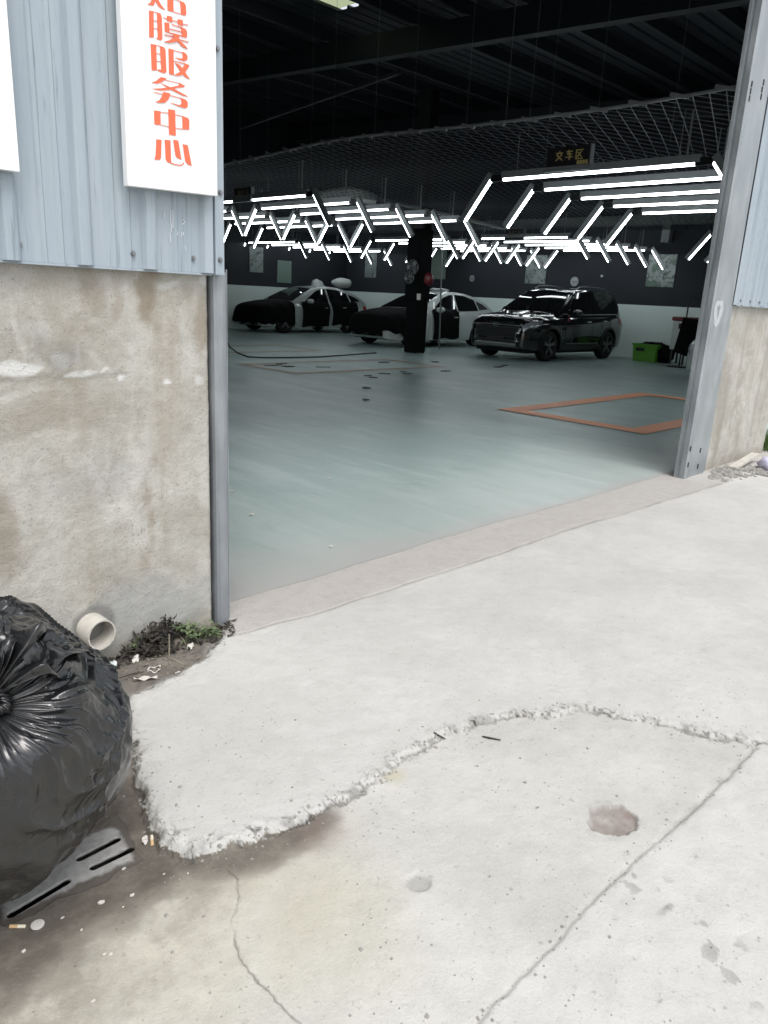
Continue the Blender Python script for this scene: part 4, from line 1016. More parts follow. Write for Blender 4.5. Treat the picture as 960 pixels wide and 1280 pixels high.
# ------------------------------------------------------------------ front wall, concrete part
def wall_grid(name, xs_, z0, z1, label, jag_r=0, jag_l=0, left=True):
    zs_ = np.arange(z0, z1+.001, .009); zs_[-1] = z1
    XX, ZZ = np.meshgrid(xs_, zs_, indexing='ij')
    rel = .0035*fbm(XX*3, ZZ*3, 5)+.002*fbm(XX*25, ZZ*25, 4)+.0012*fbm(XX*80, ZZ*80, 2)
    A = dict(brown=np.zeros_like(XX), white=np.zeros_like(XX), grey=np.zeros_like(XX), dark=np.zeros_like(XX))
    WX = XX+.035*fbm(XX*9+3, ZZ*9, 5); WZ = ZZ+.035*fbm(XX*9+31, ZZ*9+7, 5)
    nn = fbm(XX*16, ZZ*16, 5); nv = fbm(XX*9, ZZ*1.4, 5)
    def el(px, py, rx, rz, e=.35):
        c = pl(px, py, 1, Y0); q = np.sqrt(((WX-c.x)/rx)**2+((WZ-c.z)/rz)**2)+e*nn*1.3; return sstep(1.3, .35, q)
    if left:
        for px, py, rx, rz, a in ((184, 365, .045, .13, .75), (110, 362, .04, .1, .5), (143, 370, .02, .1, .4), (255, 400, .035, .13, .6), (185, 645, .022, .13, .7), (178, 700, .03, .05, .5), (8, 660, .05, .16, .45), (45, 520, .2, .08, .2), (215, 420, .03, .16, .3), (95, 470, .04, .25, .3), (235, 365, .03, .06, .5)):
            A['brown'] = np.maximum(A['brown'], a*el(px, py, rx, rz, .5)*(.6+.4*sstep(-.4, .4, nv)))
        A['brown'] = np.maximum(A['brown'], .55*sstep(1.16, 1.32, ZZ+.12*nv)*sstep(-.1, .45, nv))
        for px, py, rx, rz, a in ((40, 418, .09, .03, .25), (30, 463, .07, .016, .7), (75, 452, .05, .03, .3), (100, 470, .045, .010, .85), (95, 440, .03, .06, .3), (10, 458, .08, .016, .75), (157, 474, .025, .006, 1), (208, 480, .025, .007, 1), (165, 440, .015, .035, .3), (217, 440, .02, .03, .25), (248, 478, .02, .012, .5), (10, 500, .08, .05, .25), (130, 470, .02, .006, .7), (175, 680, .03, .05, .3), (120, 660, .04, .03, .25), (212, 352, .06, .02, .5), (254, 348, .02, .03, .6)):
            A['white'] = np.maximum(A['white'], a*el(px, py, rx, rz, .6))
        A['dark'] = np.maximum(A['dark'], .9*el(70, 443, .12, .06, .4)*sstep(-.5, .3, fbm(XX*5, ZZ*5, 4)))
        A['grey'] = np.maximum(el(200, 760, .34, .13, .4)*.75, .3*el(130, 600, .2, .08, .5))
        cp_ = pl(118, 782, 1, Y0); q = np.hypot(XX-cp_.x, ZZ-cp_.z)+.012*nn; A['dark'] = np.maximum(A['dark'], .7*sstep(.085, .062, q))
        ledge = pl(50, 470, 1, Y0).z; rel = rel-.004*sstep(ledge+.01*nn, ledge-.004+.01*nn, ZZ)*(XX < 1.2)
    else:
        A['grey'] = .25*sstep(-.2, .5, nv); A['brown'] = .3*sstep(.1, .5, nv)+.5*sstep(.2, .02, ZZ+.1*nn)*sstep(.0, .5, nn)
        A['white'] = .35*sstep(.1, .5, -nv)*sstep(.3, .9, ZZ)
    A['brown'] = np.maximum(A['brown'], .3*sstep(.12, .02, ZZ+.05*nn))
    XXj = XX.copy()
    if jag_r:
        e = jag_r*(.4+fbm(ZZ[-1]*14, ZZ[-1]*0+3, 5)+.5*sstep(.5, .7, vnoise(ZZ[-1]*22, ZZ[-1]*0))); XXj[-1] -= np.clip(e, 0, .02)
    YY = Y0-rel
    if jag_r: YY[-1] += .02; YY[-2] += .004
    if jag_l: YY[0] += .02
    YY[:, -1] += .02
    V = np.stack([XXj, YY, ZZ], 2); nxx, nzz = XX.shape
    idx = np.arange(nxx*nzz).reshape(nxx, nzz)
    F_ = np.stack([idx[:-1, :-1], idx[1:, :-1], idx[1:, 1:], idx[:-1, 1:]], -1).reshape(-1, 4).tolist()
    root = thing('concrete_wall', label, 'wall', (float(xs_[0]), Y0, 0))
    me = bpy.data.meshes.new('wall_face'); me.from_pydata(V.reshape(-1, 3).tolist(), [], F_); me.materials.append(M['wall'])
    for k_, a_ in A.items(): attr(me, k_, np.clip(a_, 0, 1).ravel())
    me.polygons.foreach_set('use_smooth', [True]*len(me.polygons)); me.update(); link('wall_face', me, root)
    MB().box((xs_[0]+.001, Y0+.012, z0), (xs_[-1]-.022, Y0+.24, z1-.004)).build('wall_core', M['wall'], root)
    return root
xl = np.concatenate([np.linspace(-6, -.7, 40), np.arange(-.68, 1.508, .009)]); xl[-1] = 1.507
wl = wall_grid('left', xl, -.08, 1.335, 'tall stained rendered concrete wall left of the doorway with a pipe in it', jag_r=.012)
xr = np.arange(6.255, 7.645, .012)
wr = wall_grid('right', xr, -.05, 1.345, 'pale streaked concrete wall right of the grey steel door post', jag_l=1, left=False)
o = MB().box((7.66, Y0+.3, -.1), (HX1+.2, Y0+.5, 1.3)).build('concrete_wall', M['wall']); tag(o, 'set back concrete wall beyond the right corner of the front', 'wall')
# crumbling flakes along the outer edge of the wall by the post
# left door post
lp = thing('door_post', 'slim grey steel door post at the edge of the left concrete wall', 'post', (1.54, Y0, 0))
m = MB(); prof = [(1.511, Y0+.0), (1.514, Y0-.014), (1.525, Y0-.022), (1.545, Y0-.024), (1.562, Y0-.018), (1.572, Y0-.004), (1.574, Y0+.06), (1.515, Y0+.06)]
m.prism([(x, y, -.01) for x, y in prof], (0, 0, 1.33)); m.build('post_tube', M['galvdark'], lp, bevel=0)
MB().box((1.576, Y0+.0, .0), (1.580, Y0+.16, 1.33)).build('inner_flange', M['galvdark'], lp)
MB().box((1.516, Y0+.065, .0), (1.575, Y0+.24, 4.5)).build('jamb_lining', M['galvdark'], lp)
# sidings
def screw(x, y, z, root, r=.006):
    m = MB(); m.tube([(x, y, z), (x, y-.003, z)], r*1.5, 12); m.tube([(x, y-.003, z), (x, y-.009, z)], r, 6)
    m.build('screw', M['bolt'], root)
def siding(x0, x1, z0, z1, label, ribs, screws, group=None, sheet=.84, ytop=Y0-.03):
    root = thing('metal_siding', label, 'siding', (x0, Y0, z0))
    xs_ = []; x = x0; cuts = list(np.arange(x1, x0, -sheet))[::-1]; cuts = [x0]+[c for c in cuts if c > x0+.1]
    for a, b in zip(cuts[:-1], cuts[1:]):
        pts = [(a+.0015, ytop)]
        r_ = ribs[0]+math.floor((a-ribs[0])/ribs[1])*ribs[1]
        while r_ < b+ribs[1]:
            for dx, dy in ((-.030, 0), (-.018, -.020), (-.011, -.024), (.011, -.024), (.018, -.020), (.030, 0), (.085, 0), (.090, -.0045), (.100, -.0045), (.105, 0), (.135, 0), (.14, -.0045), (.15, -.0045), (.155, 0)):
                if a+.004 < r_+dx < b-.004: pts.append((r_+dx, ytop+dy))
            r_ += ribs[1]
        pts.append((b-.0015, ytop-.001))
        zz = [z0, z0+.3, z0+.9, z1]
        P = [[(x_, y_+.0015*math.sin(z_*3+x_*9), z_) for x_, y_ in pts] for z_ in zz]
        m = MB(); m.grid(P); Pb = [[(x_, y_+.003, z_) for x_, y_, z_ in r] for r in P]; m.grid(Pb); m.grid([P[0], Pb[0]])
        m.build('siding_sheet', M['blue'], root)
    for x_, y_, z_ in screws: screw(x_, y_, z_, root)
    return root
YF = Y0-.03
TX0 = pl(269.5, 300, 1, Y0-.056).x; TX1 = pl(280.5, 300, 1, Y0-.056).x
sc = []
for px, py in ((24, 306), (108, 314), (166, 317), (241, 323)):
    p = pl(px, py, 1, YF-.002); sc.append((p.x, YF-.002, p.z))
sd1 = siding(-6, TX0-.0015, 1.313, 4.95, 'blue ribbed steel siding above the left concrete wall', (1.054, .212), sc)
for k in range(8): screw(.6-.2*k, YF-.002, 1.345, sd1)
MB().box((-6, YF-.006, 1.306), (TX0-.003, Y0+.0, 1.3125)).build('base_flashing', M['blue'], sd1)
tm_ = MB().box((TX0, Y0-.056, 1.308), (TX1, Y0+.12, 4.95)).build('edge_trim', M['blue'], sd1, bevel=.003)
for px, py in ((271, 61), (275, 241), (275, 325)):
    p = pl(px, py, 1, Y0-.056); screw(p.x, Y0-.056, p.z, sd1)
# chalk scribble low on the siding
m = MB()
for (a, b), (c, d) in (((213, 262), (214, 290)), ((216, 262), (216, 285)), ((217, 270), (218, 288)), ((212, 290), (213, 303)), ((228, 274), (231, 277)), ((231, 277), (228, 281)), ((221, 288), (222, 294)), ((226, 290), (227, 296)), ((229, 290), (229, 294)), ((231, 308), (232, 313)), ((205, 265), (205, 272)), ((219, 277), (219, 283))):
    p, q = pl(a, b, 1, YF-.003), pl(c, d, 1, YF-.003); m.bar(p, q, .0028, .0012)
m.build('chalk_scribble', simple('white_chalk', (.8, .82, .84), .8), sd1)
sd2 = siding(6.19, 9.6, 1.335, 4.95, 'pale blue ribbed steel siding right of the grey door post', (6.35, .212), [(6.32+.21*k, YF-.002, 1.37) for k in range(6)])
MB().box((6.26, YF-.008, 1.327), (9.6, Y0+.0, 1.3345)).build('base_flashing', M['blue'], sd2)
sd3 = siding(1.5, 6.3, 4.5, 5.62, 'blue steel siding over the top of the doorway', (1.054, .212), [])
for a, b, l in ((-6, 1.49, 'left'), (6.31, 9.6, 'right')):
    o = MB().box((a, Y0-.03, 4.96), (b, Y0+.0, 5.62)).build('fascia', M['blue']); tag(o, 'plain blue fascia board under the roof edge at the %s of the doorway' % l, 'fascia')
o = MB().box((9.62, Y0+.3, 1.3), (HX1+.2, Y0+.36, 5.62)).build('metal_siding', M['blue']); tag(o, 'set back blue siding beyond the right corner of the front', 'siding')
o = MB().box((9.6, Y0-.02, 1.3), (9.66, Y0+.36, 5.62)).build('corner_trim', M['blue']); tag(o, 'blue corner trim at the right end of the front siding', 'trim')
o = MB().box((-6, Y0+.02, 1.34), (1.5, Y0+.2, 5.6)).build('inner_lining', M['walldark']); tag(o, 'dark lining board inside the hall behind the left siding', 'lining')
o = MB().box((6.3, Y0+.02, 1.35), (HX1, Y0+.2, 5.6)).build('inner_lining', M['walldark']); tag(o, 'dark lining board inside the hall behind the right siding', 'lining')
o = MB().box((1.58, Y0+.02, 4.52), (6.28, Y0+.2, 5.6)).build('inner_lining', M['walldark']); tag(o, 'dark lining board inside the hall over the doorway', 'lining')
for (a, b) in ((-6, 1.47), (7.7, HX1)):
    o = MB().box((a, Y0+.25, 0), (b, Y0+.29, 1.36)).build('inner_wall', M['wallwhite']); tag(o, 'white inner face of the front wall %s the doorway' % ('left of' if a < 0 else 'right of'), 'wall')

# ------------------------------------------------------------------ white signboards
SYF = Y0-.09
a = pl(160, 232, 1, SYF); b = pl(272, 245, 1, SYF); SZ = (a.z+b.z)/2
sg = thing('signboard', 'white signboard with a column of orange red characters beside the doorway', 'sign', ((a.x+b.x)/2, SYF, SZ))
m = MB(); m.prism([(a.x, SYF, a.z), (b.x, SYF, b.z), (b.x, SYF, 3.0), (a.x, SYF, 3.0)], (0, .028, 0)); m.build('board', M['sign'], sg, bevel=.002)
a2 = pl(25, 215, 1, SYF); o = MB().box((a2.x-.42, SYF, a2.z), (a2.x, SYF+.028, 3.0)).build('signboard', M['sign'], bevel=.002); tag(o, 'blank white signboard cut by the left edge of the photograph', 'sign')
for sgx in ((a.x, b.x), (a2.x-.42, a2.x)):
    for z in (1.7, 2.4, 2.9):
        q = MB().box((sgx[0]+.05, SYF+.029, z), (sgx[1]-.05, Y0-.056, z+.03)).build('batten', M['galvdark'], sg if sgx[0] > 1 else o)
Z1 = lambda x, y: (170+x/10.667, y/10.667)
Z2 = lambda x, y: (170+x/10.667, 100+y/10.667)
def th(x0, y0, x1, y1, w=7): # thin stroke
    return [(x0, y0-w/2), (x1, y1-w/2), (x1, y1+w/2), (x0, y0+w/2)]
CH = {
 'tie': (Z1, [[(215, -40), (300, -25), (262, 0), (235, 75), (150, 62), (195, 30)], [(255, 0), (300, 0), (330, 60), (390, 135), (320, 105), (280, 60)], [(415, -120), (492, -105), (500, 160), (420, 138)], [(585, 12), (640, 35), (663, 75), (670, 195), (650, 208), (600, 192)], th(500, 158, 600, 188), th(492, -18, 590, 16),
    [(205, -330), (262, -320), (262, -70), (205, -80)], [(318, -305), (372, -290), (372, -45), (318, -55)], th(262, -322, 318, -306), th(262, -230, 318, -215), [(480, -400), (555, -385), (555, -110), (480, -125)], th(555, -250, 690, -215, 10)]),
 'mo': (Z1, [[(172, 140), (232, 150), (238, 498), (175, 498)], [(278, 165), (325, 180), (342, 225), (352, 520), (330, 540), (262, 510), (290, 505)], th(232, 158, 282, 168), th(236, 275, 290, 282), th(238, 378, 292, 386),
   [(412, 208), (482, 225), (482, 300), (412, 275)], [(555, 255), (622, 270), (622, 348), (558, 325)], th(362, 234, 415, 252), th(482, 272, 556, 290), th(620, 318, 695, 336),
   [(378, 298), (440, 310), (440, 435), (385, 422)], [(600, 365), (655, 385), (678, 425), (675, 500), (612, 488)], th(478, 326, 612, 370), th(440, 383, 612, 425), th(440, 436, 612, 480),
   th(375, 463, 500, 490), th(565, 525, 700, 562), [(495, 455), (565, 475), (570, 530), (640, 600), (688, 655), (610, 620), (555, 550), (520, 560), (440, 572), (370, 555), (440, 540), (500, 505)]]),
 'fu': (Z1, [[(195, 585), (268, 598), (278, 938), (208, 938)], [(318, 612), (370, 628), (392, 665), (405, 960), (375, 978), (300, 950), (282, 925), (335, 930)], th(268, 603, 322, 616), th(272, 712, 332, 722), th(275, 814, 335, 824),
   [(432, 645), (497, 662), (505, 1000), (440, 988)], th(497, 672, 622, 704), [(612, 690), (660, 710), (685, 750), (680, 800), (640, 814), (590, 800), (520, 765), (600, 782), (622, 770), (622, 720)], th(503, 815, 662, 852),
   [(520, 842), (585, 870), (640, 950), (715, 1055), (650, 1025), (590, 950)], [(655, 848), (712, 872), (655, 960), (600, 1005), (560, 1010), (505, 1002), (590, 955)]]),
 'wu': (Z2, [[(330, -40), (410, -20), (350, 25), (290, 48), (205, 38), (270, 10)], th(385, -2, 585, 45), [(575, 36), (650, 75), (640, 95), (540, 105), (460, 132), (320, 138), (210, 115), (330, 112), (460, 95), (570, 75)],
   [(330, 40), (420, 80), (530, 130), (620, 180), (700, 225), (620, 207), (540, 167), (440, 115)], th(235, 162, 362, 190), [(365, 158), (458, 180), (430, 260), (380, 305), (310, 303), (255, 293), (310, 270), (345, 215)], th(445, 203, 610, 246),
   [(595, 238), (660, 262), (688, 300), (685, 360), (650, 376), (580, 357), (450, 298), (580, 337), (608, 310)]]),
 'zhong': (Z2, [[(240, 405), (325, 415), (328, 602), (245, 590)], [(428, 388), (520, 402), (530, 745), (440, 728)], [(615, 478), (690, 505), (710, 540), (708, 665), (620, 655)], th(325, 430, 430, 440), th(520, 462, 620, 484), th(326, 597, 436, 622), th(528, 640, 622, 656)]),
 'xin': (Z2, [[(270, 790), (340, 797), (332, 1045), (315, 1065), (245, 1062), (262, 1000)], [(382, 795), (458, 805), (468, 1110), (420, 1095), (395, 1060)], [(495, 795), (562, 808), (605, 1062), (550, 1040), (525, 1010)], [(622, 855), (688, 868), (742, 1145), (690, 1125), (655, 1080)],
   [(462, 1100), (530, 1122), (598, 1132), (636, 1095), (642, 1108), (602, 1145), (528, 1135), (462, 1114)]]),
}
for k_, (fz, polys) in CH.items():
    m = MB()
    for qi, q in enumerate(polys):
        P = [pl(*fz(x, y), 1, SYF-.0008) for x, y in q]
        bmq = [(p.x, SYF-.0008, p.z) for p in P]; m.prism(bmq, (0, -.0010-.00013*qi, 0))
    m.build('character', M['red'], sg)

# ------------------------------------------------------------------ right door post (channel section with slots)
rp = thing('door_post', 'wide grey galvanised steel door post leaning against the right concrete wall', 'post', (5.95, Y0, 0))
rp['label'] = 'wide grey galvanised steel door post with bolt slots right of the doorway'
PT = 4.5
prof = [(5.796, Y0+.055), (5.796, Y0+.035), (5.812, Y0+.035), (5.812, Y0+.012), (5.800, Y0+.012), (5.800, Y0-.026), (5.826, Y0-.032), (5.832, Y0-.022), (5.838, Y0-.032), (6.165, Y0-.030), (6.182, Y0-.012), (6.252, Y0-.010), (6.252, Y0+.055)]
rows = []
for z in [0, .15, .5, .75, 1.0, 1.3, 2, 3, PT]:
    rows.append([(x+(.035*math.exp(-((z-.85)/.35)**2) if k_ in (9, 10) else 0), y, z) for k_, (x, y) in enumerate(prof)])
m = MB(); m.grid(rows, closed=True); m.build('channel', M['galv'], rp)
for px, py in ((863.3, 561), (875.6, 563), (860.3, 581), (872.3, 583), (940, 105), (938.3, 114), (936.8, 123), (954.7, 103), (952.7, 112), (951.5, 121)):
    p = pl(px, py, 1, Y0-.0325); MB().box((p.x-.010, Y0-.0335, p.z-.019), (p.x+.010, Y0-.0312, p.z+.019)).build('slot_shade', M['black'], rp)  # thin black boxes on the face, painted shade in place of slot holes
pc = pl(898, 387, 1, Y0-.031); m = MB(); pts = []
for k in range(26):
    a_ = 2*math.pi*k/26; r_ = (.075+.01*math.sin(3*a_)+.006*random.random()); pts.append((pc.x+r_*math.cos(a_)*1.05, Y0-.0325, pc.z-.02+r_*1.25*math.sin(a_)))
mk = m.prism(pts, (0, -.0006, 0)).build('pale_paint_patch', simple('pale_patch_paint', (.43, .455, .465), .5, var=.2, scale=40), rp)
m = MB(); D_ = lambda pts: m.prism([(pc.x+x*.62, Y0-.0336, pc.z+z*.62) for x, z in pts], (0, -.0006, 0))
D_([(-.012, .055), (.012, .055), (.016, .035), (.01, .015), (-.01, .015), (-.016, .035)]); D_([(-.06, .03), (-.05, .04), (-.02, .02), (.02, .02), (.05, .04), (.06, .03), (.03, .0), (-.03, .0)]); D_([(-.028, .0), (.028, .0), (.02, -.05), (.0, -.11), (-.02, -.05)])
m.build('painted_figure', simple('patch_figure_grey', (.22, .24, .26), .5), mk)

# ------------------------------------------------------------------ PVC pipe stub
pc = pl(112, 786, 1, Y0); pe = Vector((pc.x+.012, Y0-.068, pc.z-.002)); pb = Vector((pc.x+.006, Y0+.05, pc.z+.004)); ax = (pe-pb).normalized()
side = ax.cross(Vector((0, 0, 1))).normalized(); upv = side.cross(ax); R_o, R_i = .052, .047
rows = []; n = 36
def ringp(c, r, slant=0): return [c+side*r*math.cos(2*math.pi*k/n)+upv*r*math.sin(2*math.pi*k/n)+ax*(slant*math.cos(2*math.pi*k/n+.6)+.002*random.random()) for k in range(n)]
rows = [ringp(pb, R_o), ringp(pb+(pe-pb)*.5, R_o), ringp(pe, R_o, .006)]; rows.append([p-ax*.0005+(pe-p)*(.005/.052) for p in rows[-1]]); rows += [ringp(pb+(pe-pb)*.5, R_i), ringp(pb, R_i)]
m = MB(); m.grid(rows, closed=True); o = m.build('drain_pipe', M['pvc'], smooth=False); tag(o, 'short white plastic drain pipe sticking out low on the left wall', 'pipe')
MB().tube([pb+ax*.01, pb+ax*.02], R_i, 20).build('pipe_mud', M['soil'], o)

# ------------------------------------------------------------------ drain grate with real slots
cu = bpy.data.curves.new('grate', 'CURVE'); cu.dimensions = '2D'; cu.fill_mode = 'BOTH'; cu.extrude = .004
def spline(pts):
    s_ = cu.splines.new('POLY'); s_.points.add(len(pts)-1); s_.use_cyclic_u = True
    for p_, q_ in zip(s_.points, pts): p_.co = (q_[0], q_[1], 0, 1)
spline([(-GLu, -GLv), (GLu, -GLv), (GLu, GLv), (-GLu, GLv)])
def togrid(px, py):
    p = pl(px, py, 2, -.035); d = p-GC; return (d.x*gd.x+d.y*gd.y, d.x*gn.x+d.y*gn.y)
slots = [((119, 1044), (148, 1029)), ((100, 1072), (146, 1048.5)), ((117, 1083), (163, 1061)), ((30, 1149), (101, 1113)), ((14, 1142), (83, 1101)), ((60, 1060), (95, 1035)), ((-30, 1125), (30, 1090))]
for A_, B_ in slots:
    a_ = Vector(togrid(*A_)); b_ = Vector(togrid(*B_)); d = (b_-a_).normalized(); n_ = Vector((-d.y, d.x)); w = .0105; P = []
    for k in range(7): t_ = math.pi*(-.5+k/6); P.append(b_+d*w*math.cos(t_)+n_*w*math.sin(t_))
    for k in range(7): t_ = math.pi*(.5+k/6); P.append(a_+d*w*math.cos(t_)+n_*w*math.sin(t_))
    if all(abs(p[0]) < GLu-.005 and abs(p[1]) < GLv-.005 for p in P): spline(P)
tmpo = bpy.data.objects.new('tmp_grate', cu); COL.objects.link(tmpo); dg = bpy.context.evaluated_depsgraph_get()
me = bpy.data.meshes.new_from_object(tmpo.evaluated_get(dg)); bpy.data.objects.remove(tmpo)
bm = bmesh.new(); bm.from_mesh(me); bmesh.ops.remove_doubles(bm, verts=bm.verts, dist=1e-5); bmesh.ops.triangulate(bm, faces=bm.faces)
bmesh.ops.recalc_face_normals(bm, faces=bm.faces)
for _ in range(3):
    bmesh.ops.subdivide_edges(bm, edges=[e for e in bm.edges if e.calc_length() > .03], cuts=1, use_grid_fill=False)
    bmesh.ops.triangulate(bm, faces=bm.faces)
bm.to_mesh(me); bm.free()
vv = np.array([v.co[:] for v in me.vertices])
edge = np.minimum(GLu-np.abs(vv[:, 0]), GLv-np.abs(vv[:, 1]))
me.materials.clear(); me.materials.append(M['grate'])
attr(me, 'dirt', np.clip(1.05-edge/.045, 0, 1))
go = bpy.data.objects.new('drain_grate', me); COL.objects.link(go); go.location = (GC.x, GC.y, -.041); go.rotation_euler = (0, 0, math.atan2(gd.y, gd.x))
tag(go, 'worn grey slotted drain grate partly under the black bin bag', 'grate')
MB().box((-GLu+.002, -GLv+.002, -.115), (GLu-.002, GLv-.002, -.11)).build('sump_shade', M['pit']).parent = go  # thin black sheet, the darkness below the slots put in as colour

# ------------------------------------------------------------------ bin bag
BC = pl(-56, 948, 2, .285); BR = (.352, .34, .325)
bag = thing('bin_bag', 'big glossy black bin bag tied at the top and slumped against the left wall', 'bag', (BC.x, BC.y, -.03))
def hit(px, py, k=1.0):
    d = (FW + RIGHT*((px-480)/FPX) + UP*((640-py)/FPX)); o_ = CAM-BC
    q = lambda a, b: sum(a[i]*b[i]/(BR[i]*k)**2 for i in range(3))
    A_, B_, C_ = q(d, d), 2*q(o_, d), q(o_, o_)-1
    return CAM+d*((-B_-math.sqrt(max(0, B_*B_-4*A_*C_)))/(2*A_))
KP = hit(-10, 868); kd = (KP-BC).normalized()
ka = kd.cross(Vector((0, 0, 1))).normalized(); kb = kd.cross(ka)
nth = 640
TH = np.linspace(0, 2*np.pi, nth, endpoint=False); PHI = np.concatenate([np.linspace(.02, .9, 200), np.linspace(.9, math.pi, 201)[1:]])
TT, PP = np.meshgrid(TH, PHI)
dirx = [np.sin(PP)*np.cos(TT)*ka[i]+np.sin(PP)*np.sin(TT)*kb[i]+np.cos(PP)*kd[i] for i in range(3)]
r = 1/np.sqrt((dirx[0]/BR[0])**2+(dirx[1]/BR[1])**2+(dirx[2]/BR[2])**2)
def rfold(T_, nf, seed, P_, tw):
    w_ = T_+tw*fbm(P_*1.6+seed, P_*0+seed*3, 3)
    v = fbm(np.cos(w_)*nf+60+seed, np.sin(w_)*nf+60+P_*.9+.25*np.cos(w_*2), 2)
    return 1-np.clip(np.abs(v)/.42, 0, 1)          # sharp crests
c1_ = rfold(TT, 4.2, 1, PP, .55); c2_ = rfold(TT, 9, 4, PP, .4); c3_ = rfold(TT, 1.7, 8, PP, .6)
am_ = .35+1.3*sstep(-.5, .5, fbm(np.cos(TT)*1.6+40, np.sin(TT)*1.6+PP*.8+12, 3))
near = np.clip(PP/.45, .0, 1)
disp = .027*am_*(c1_**1.5-.4)*near*np.exp(-(PP/(.6+.4*am_))**2.2)+.007*am_*(c2_**1.5-.4)*np.clip(PP/.25, 0, 1)*np.exp(-(PP/.6)**2)
disp += .014*(c3_**1.6-.35)*sstep(.25, .8, PP)*sstep(2.3, 1.2, PP)
disp += .045*fbm(dirx[0]*1.7+9, dirx[1]*1.7+dirx[2]*1.3+4, 2)*sstep(.3, 1, PP)
fl = np.abs(fbm(dirx[0]*3.2+dirx[2]*2+3, dirx[1]*3.2-dirx[2]*2.4+8, 3)); disp += .006*(np.minimum(fl, .3)/.3-.5)*sstep(.5, 1.1, PP)
fl2 = np.abs(fbm(dirx[0]*8+dirx[2]*3, dirx[1]*8-dirx[2]*5+20, 3)); disp += .0012*(np.minimum(fl2, .25)/.25-.5)*sstep(.2, .6, PP)
r = r+disp
r = r-.05*np.exp(-(PP/.20)**2)+.02*np.exp(-((PP-.42)/.16)**2)
V = [BC[i]+dirx[i]*r for i in range(3)]
flo = -.036
zz = V[2]; zz = np.where(zz < flo+.05, flo+.05*np.exp(np.clip((zz-flo-.05)/.05, -8, 0)), zz)
yy = V[1]; lim = Y0-.012; yy = np.where(yy > lim-.05, lim-.05*np.exp(-np.clip((yy-lim+.05)/.05, 0, 9)), yy)
rows = np.stack([V[0], yy, zz], 2)
m = MB(); m.grid([[tuple(p) for p in row] for row in rows.tolist()], closed=True)
bo = m.build('bag_body', M['bag'], bag, smooth=True)
# loose crumpled end of the bag lying back over the top from the knot
upw = Vector((0, 0, 1)); upw = (upw-kd*upw.dot(kd)).normalized(); rtw = RIGHT-kd*RIGHT.dot(kd); rtw = (rtw-upw*rtw.dot(upw)).normalized()
def tail(a0, a1, length, h0, seed, n=90, mrows=60):
    rows = []
    for i in range(mrows):
        s_ = i/(mrows-1); row = []
        for k in range(n):
            u_ = k/(n-1); a = math.radians(a0+(a1-a0)*u_)
            Ln = length*(1+.18*math.sin(u_*9+seed)+.09*math.sin(u_*23+seed*2))*s_
            ang = Ln/.33
            dr = upw*math.sin(a)+rtw*math.cos(a)
            q = (kd*math.cos(ang)+dr*math.sin(ang)).normalized()
            p0 = Vector((q.x*2.5+seed, q.y*2.5, q.z*2.5)); w_ = mnoise.noise(p0*2.2)*.6; fold = abs(mnoise.noise(Vector((u_*5+w_*1.2, s_*1.0+seed, seed))))*2.4
            cr = abs(mnoise.noise(p0*3.3+Vector((0, seed, 0))))*1.6+abs(mnoise.noise(p0*6))*.4
            hgt = .012+h0*math.sin(math.pi*min(1, s_*1.15))**.7*(.35+.65*fold)+.014*cr*min(1, s_*3)-.012*sstep(.8, 1, s_)
            R_ = 1/math.sqrt((q.x/BR[0])**2+(q.y/BR[1])**2+(q.z/BR[2])**2)
            row.append(BC+q*(R_+hgt-.045*math.exp(-(ang/.20)**2)))
        rows.append(row)
    m = MB(); m.grid(rows); return m.build('bag_tail', M['bag'], bag, smooth=True)
tail(5, 200, .23, .045, 1.3); tail(30, 150, .19, .085, 4.1); tail(-8, 60, .12, .05, 7.7)
rows = []
for i, t_ in enumerate(np.linspace(0, 2*math.pi, 140)):
    row = []
    for k in range(12):
        a_ = 2*math.pi*k/12; rr_ = .011*(1+.22*math.sin(i*1.1)+.18*math.sin(i*.47+k*.5))
        row.append(KP-kd*.02+(upw*math.cos(t_)+rtw*math.sin(t_))*(.024+rr_*math.cos(a_)+.006*math.sin(3*t_))+kd*rr_*math.sin(a_))
    rows.append(row)
MB().grid(rows, closed=True).build('bag_tie', M['bag'], bag, smooth=True)

# ------------------------------------------------------------------ debris by the wall
def wallpt(px, py, z=.0): return pl(px, py, 2, z)
lf = MB(); lg = MB()
def leafquad(mb, c, L_, w, yawa, pitcha, curl=.3):
    d = Vector((math.cos(yawa)*math.cos(pitcha), math.sin(yawa)*math.cos(pitcha), math.sin(pitcha))); s_ = d.cross(Vector((0, 0, 1)))
    s_ = s_.normalized() if s_.length > .01 else Vector((1, 0, 0)); nrm = s_.cross(d)
    P = [c, c+d*L_*.35+s_*w/2+nrm*curl*w*.4, c+d*L_*.75+s_*w*.38+nrm*curl*w*.3, c+d*L_-nrm*curl*w, c+d*L_*.75-s_*w*.38+nrm*curl*w*.3, c+d*L_*.35-s_*w/2+nrm*curl*w*.4, c+d*L_*.5]
    mb.add(P, [(0, 1, 6), (1, 2, 6), (2, 3, 6), (3, 4, 6), (4, 5, 6), (5, 0, 6)])
random.seed(3)
for k in range(750):
    u = random.random(); px = 135+155*u if k % 3 == 0 else random.gauss(190, 17); u = (px-135)/155; yb = 812-30*u
    py = yb+random.uniform(-14, 24)*(1-.4*u); p = wallpt(px, py, .0)
    if p.y > Y0-.015: p.y = Y0-.02-random.random()*.02
    heap = math.exp(-((px-190)/30)**2)*.11*math.exp(-((Y0-p.y)/.09)**2)
    p.z = .005+heap*random.random()+ground_z(p.x, p.y)
    leafquad(lf, p, random.uniform(.01, .032), random.uniform(.005, .016), random.uniform(0, 6.28), random.uniform(-.3, 1.0), random.uniform(-.6, .8))
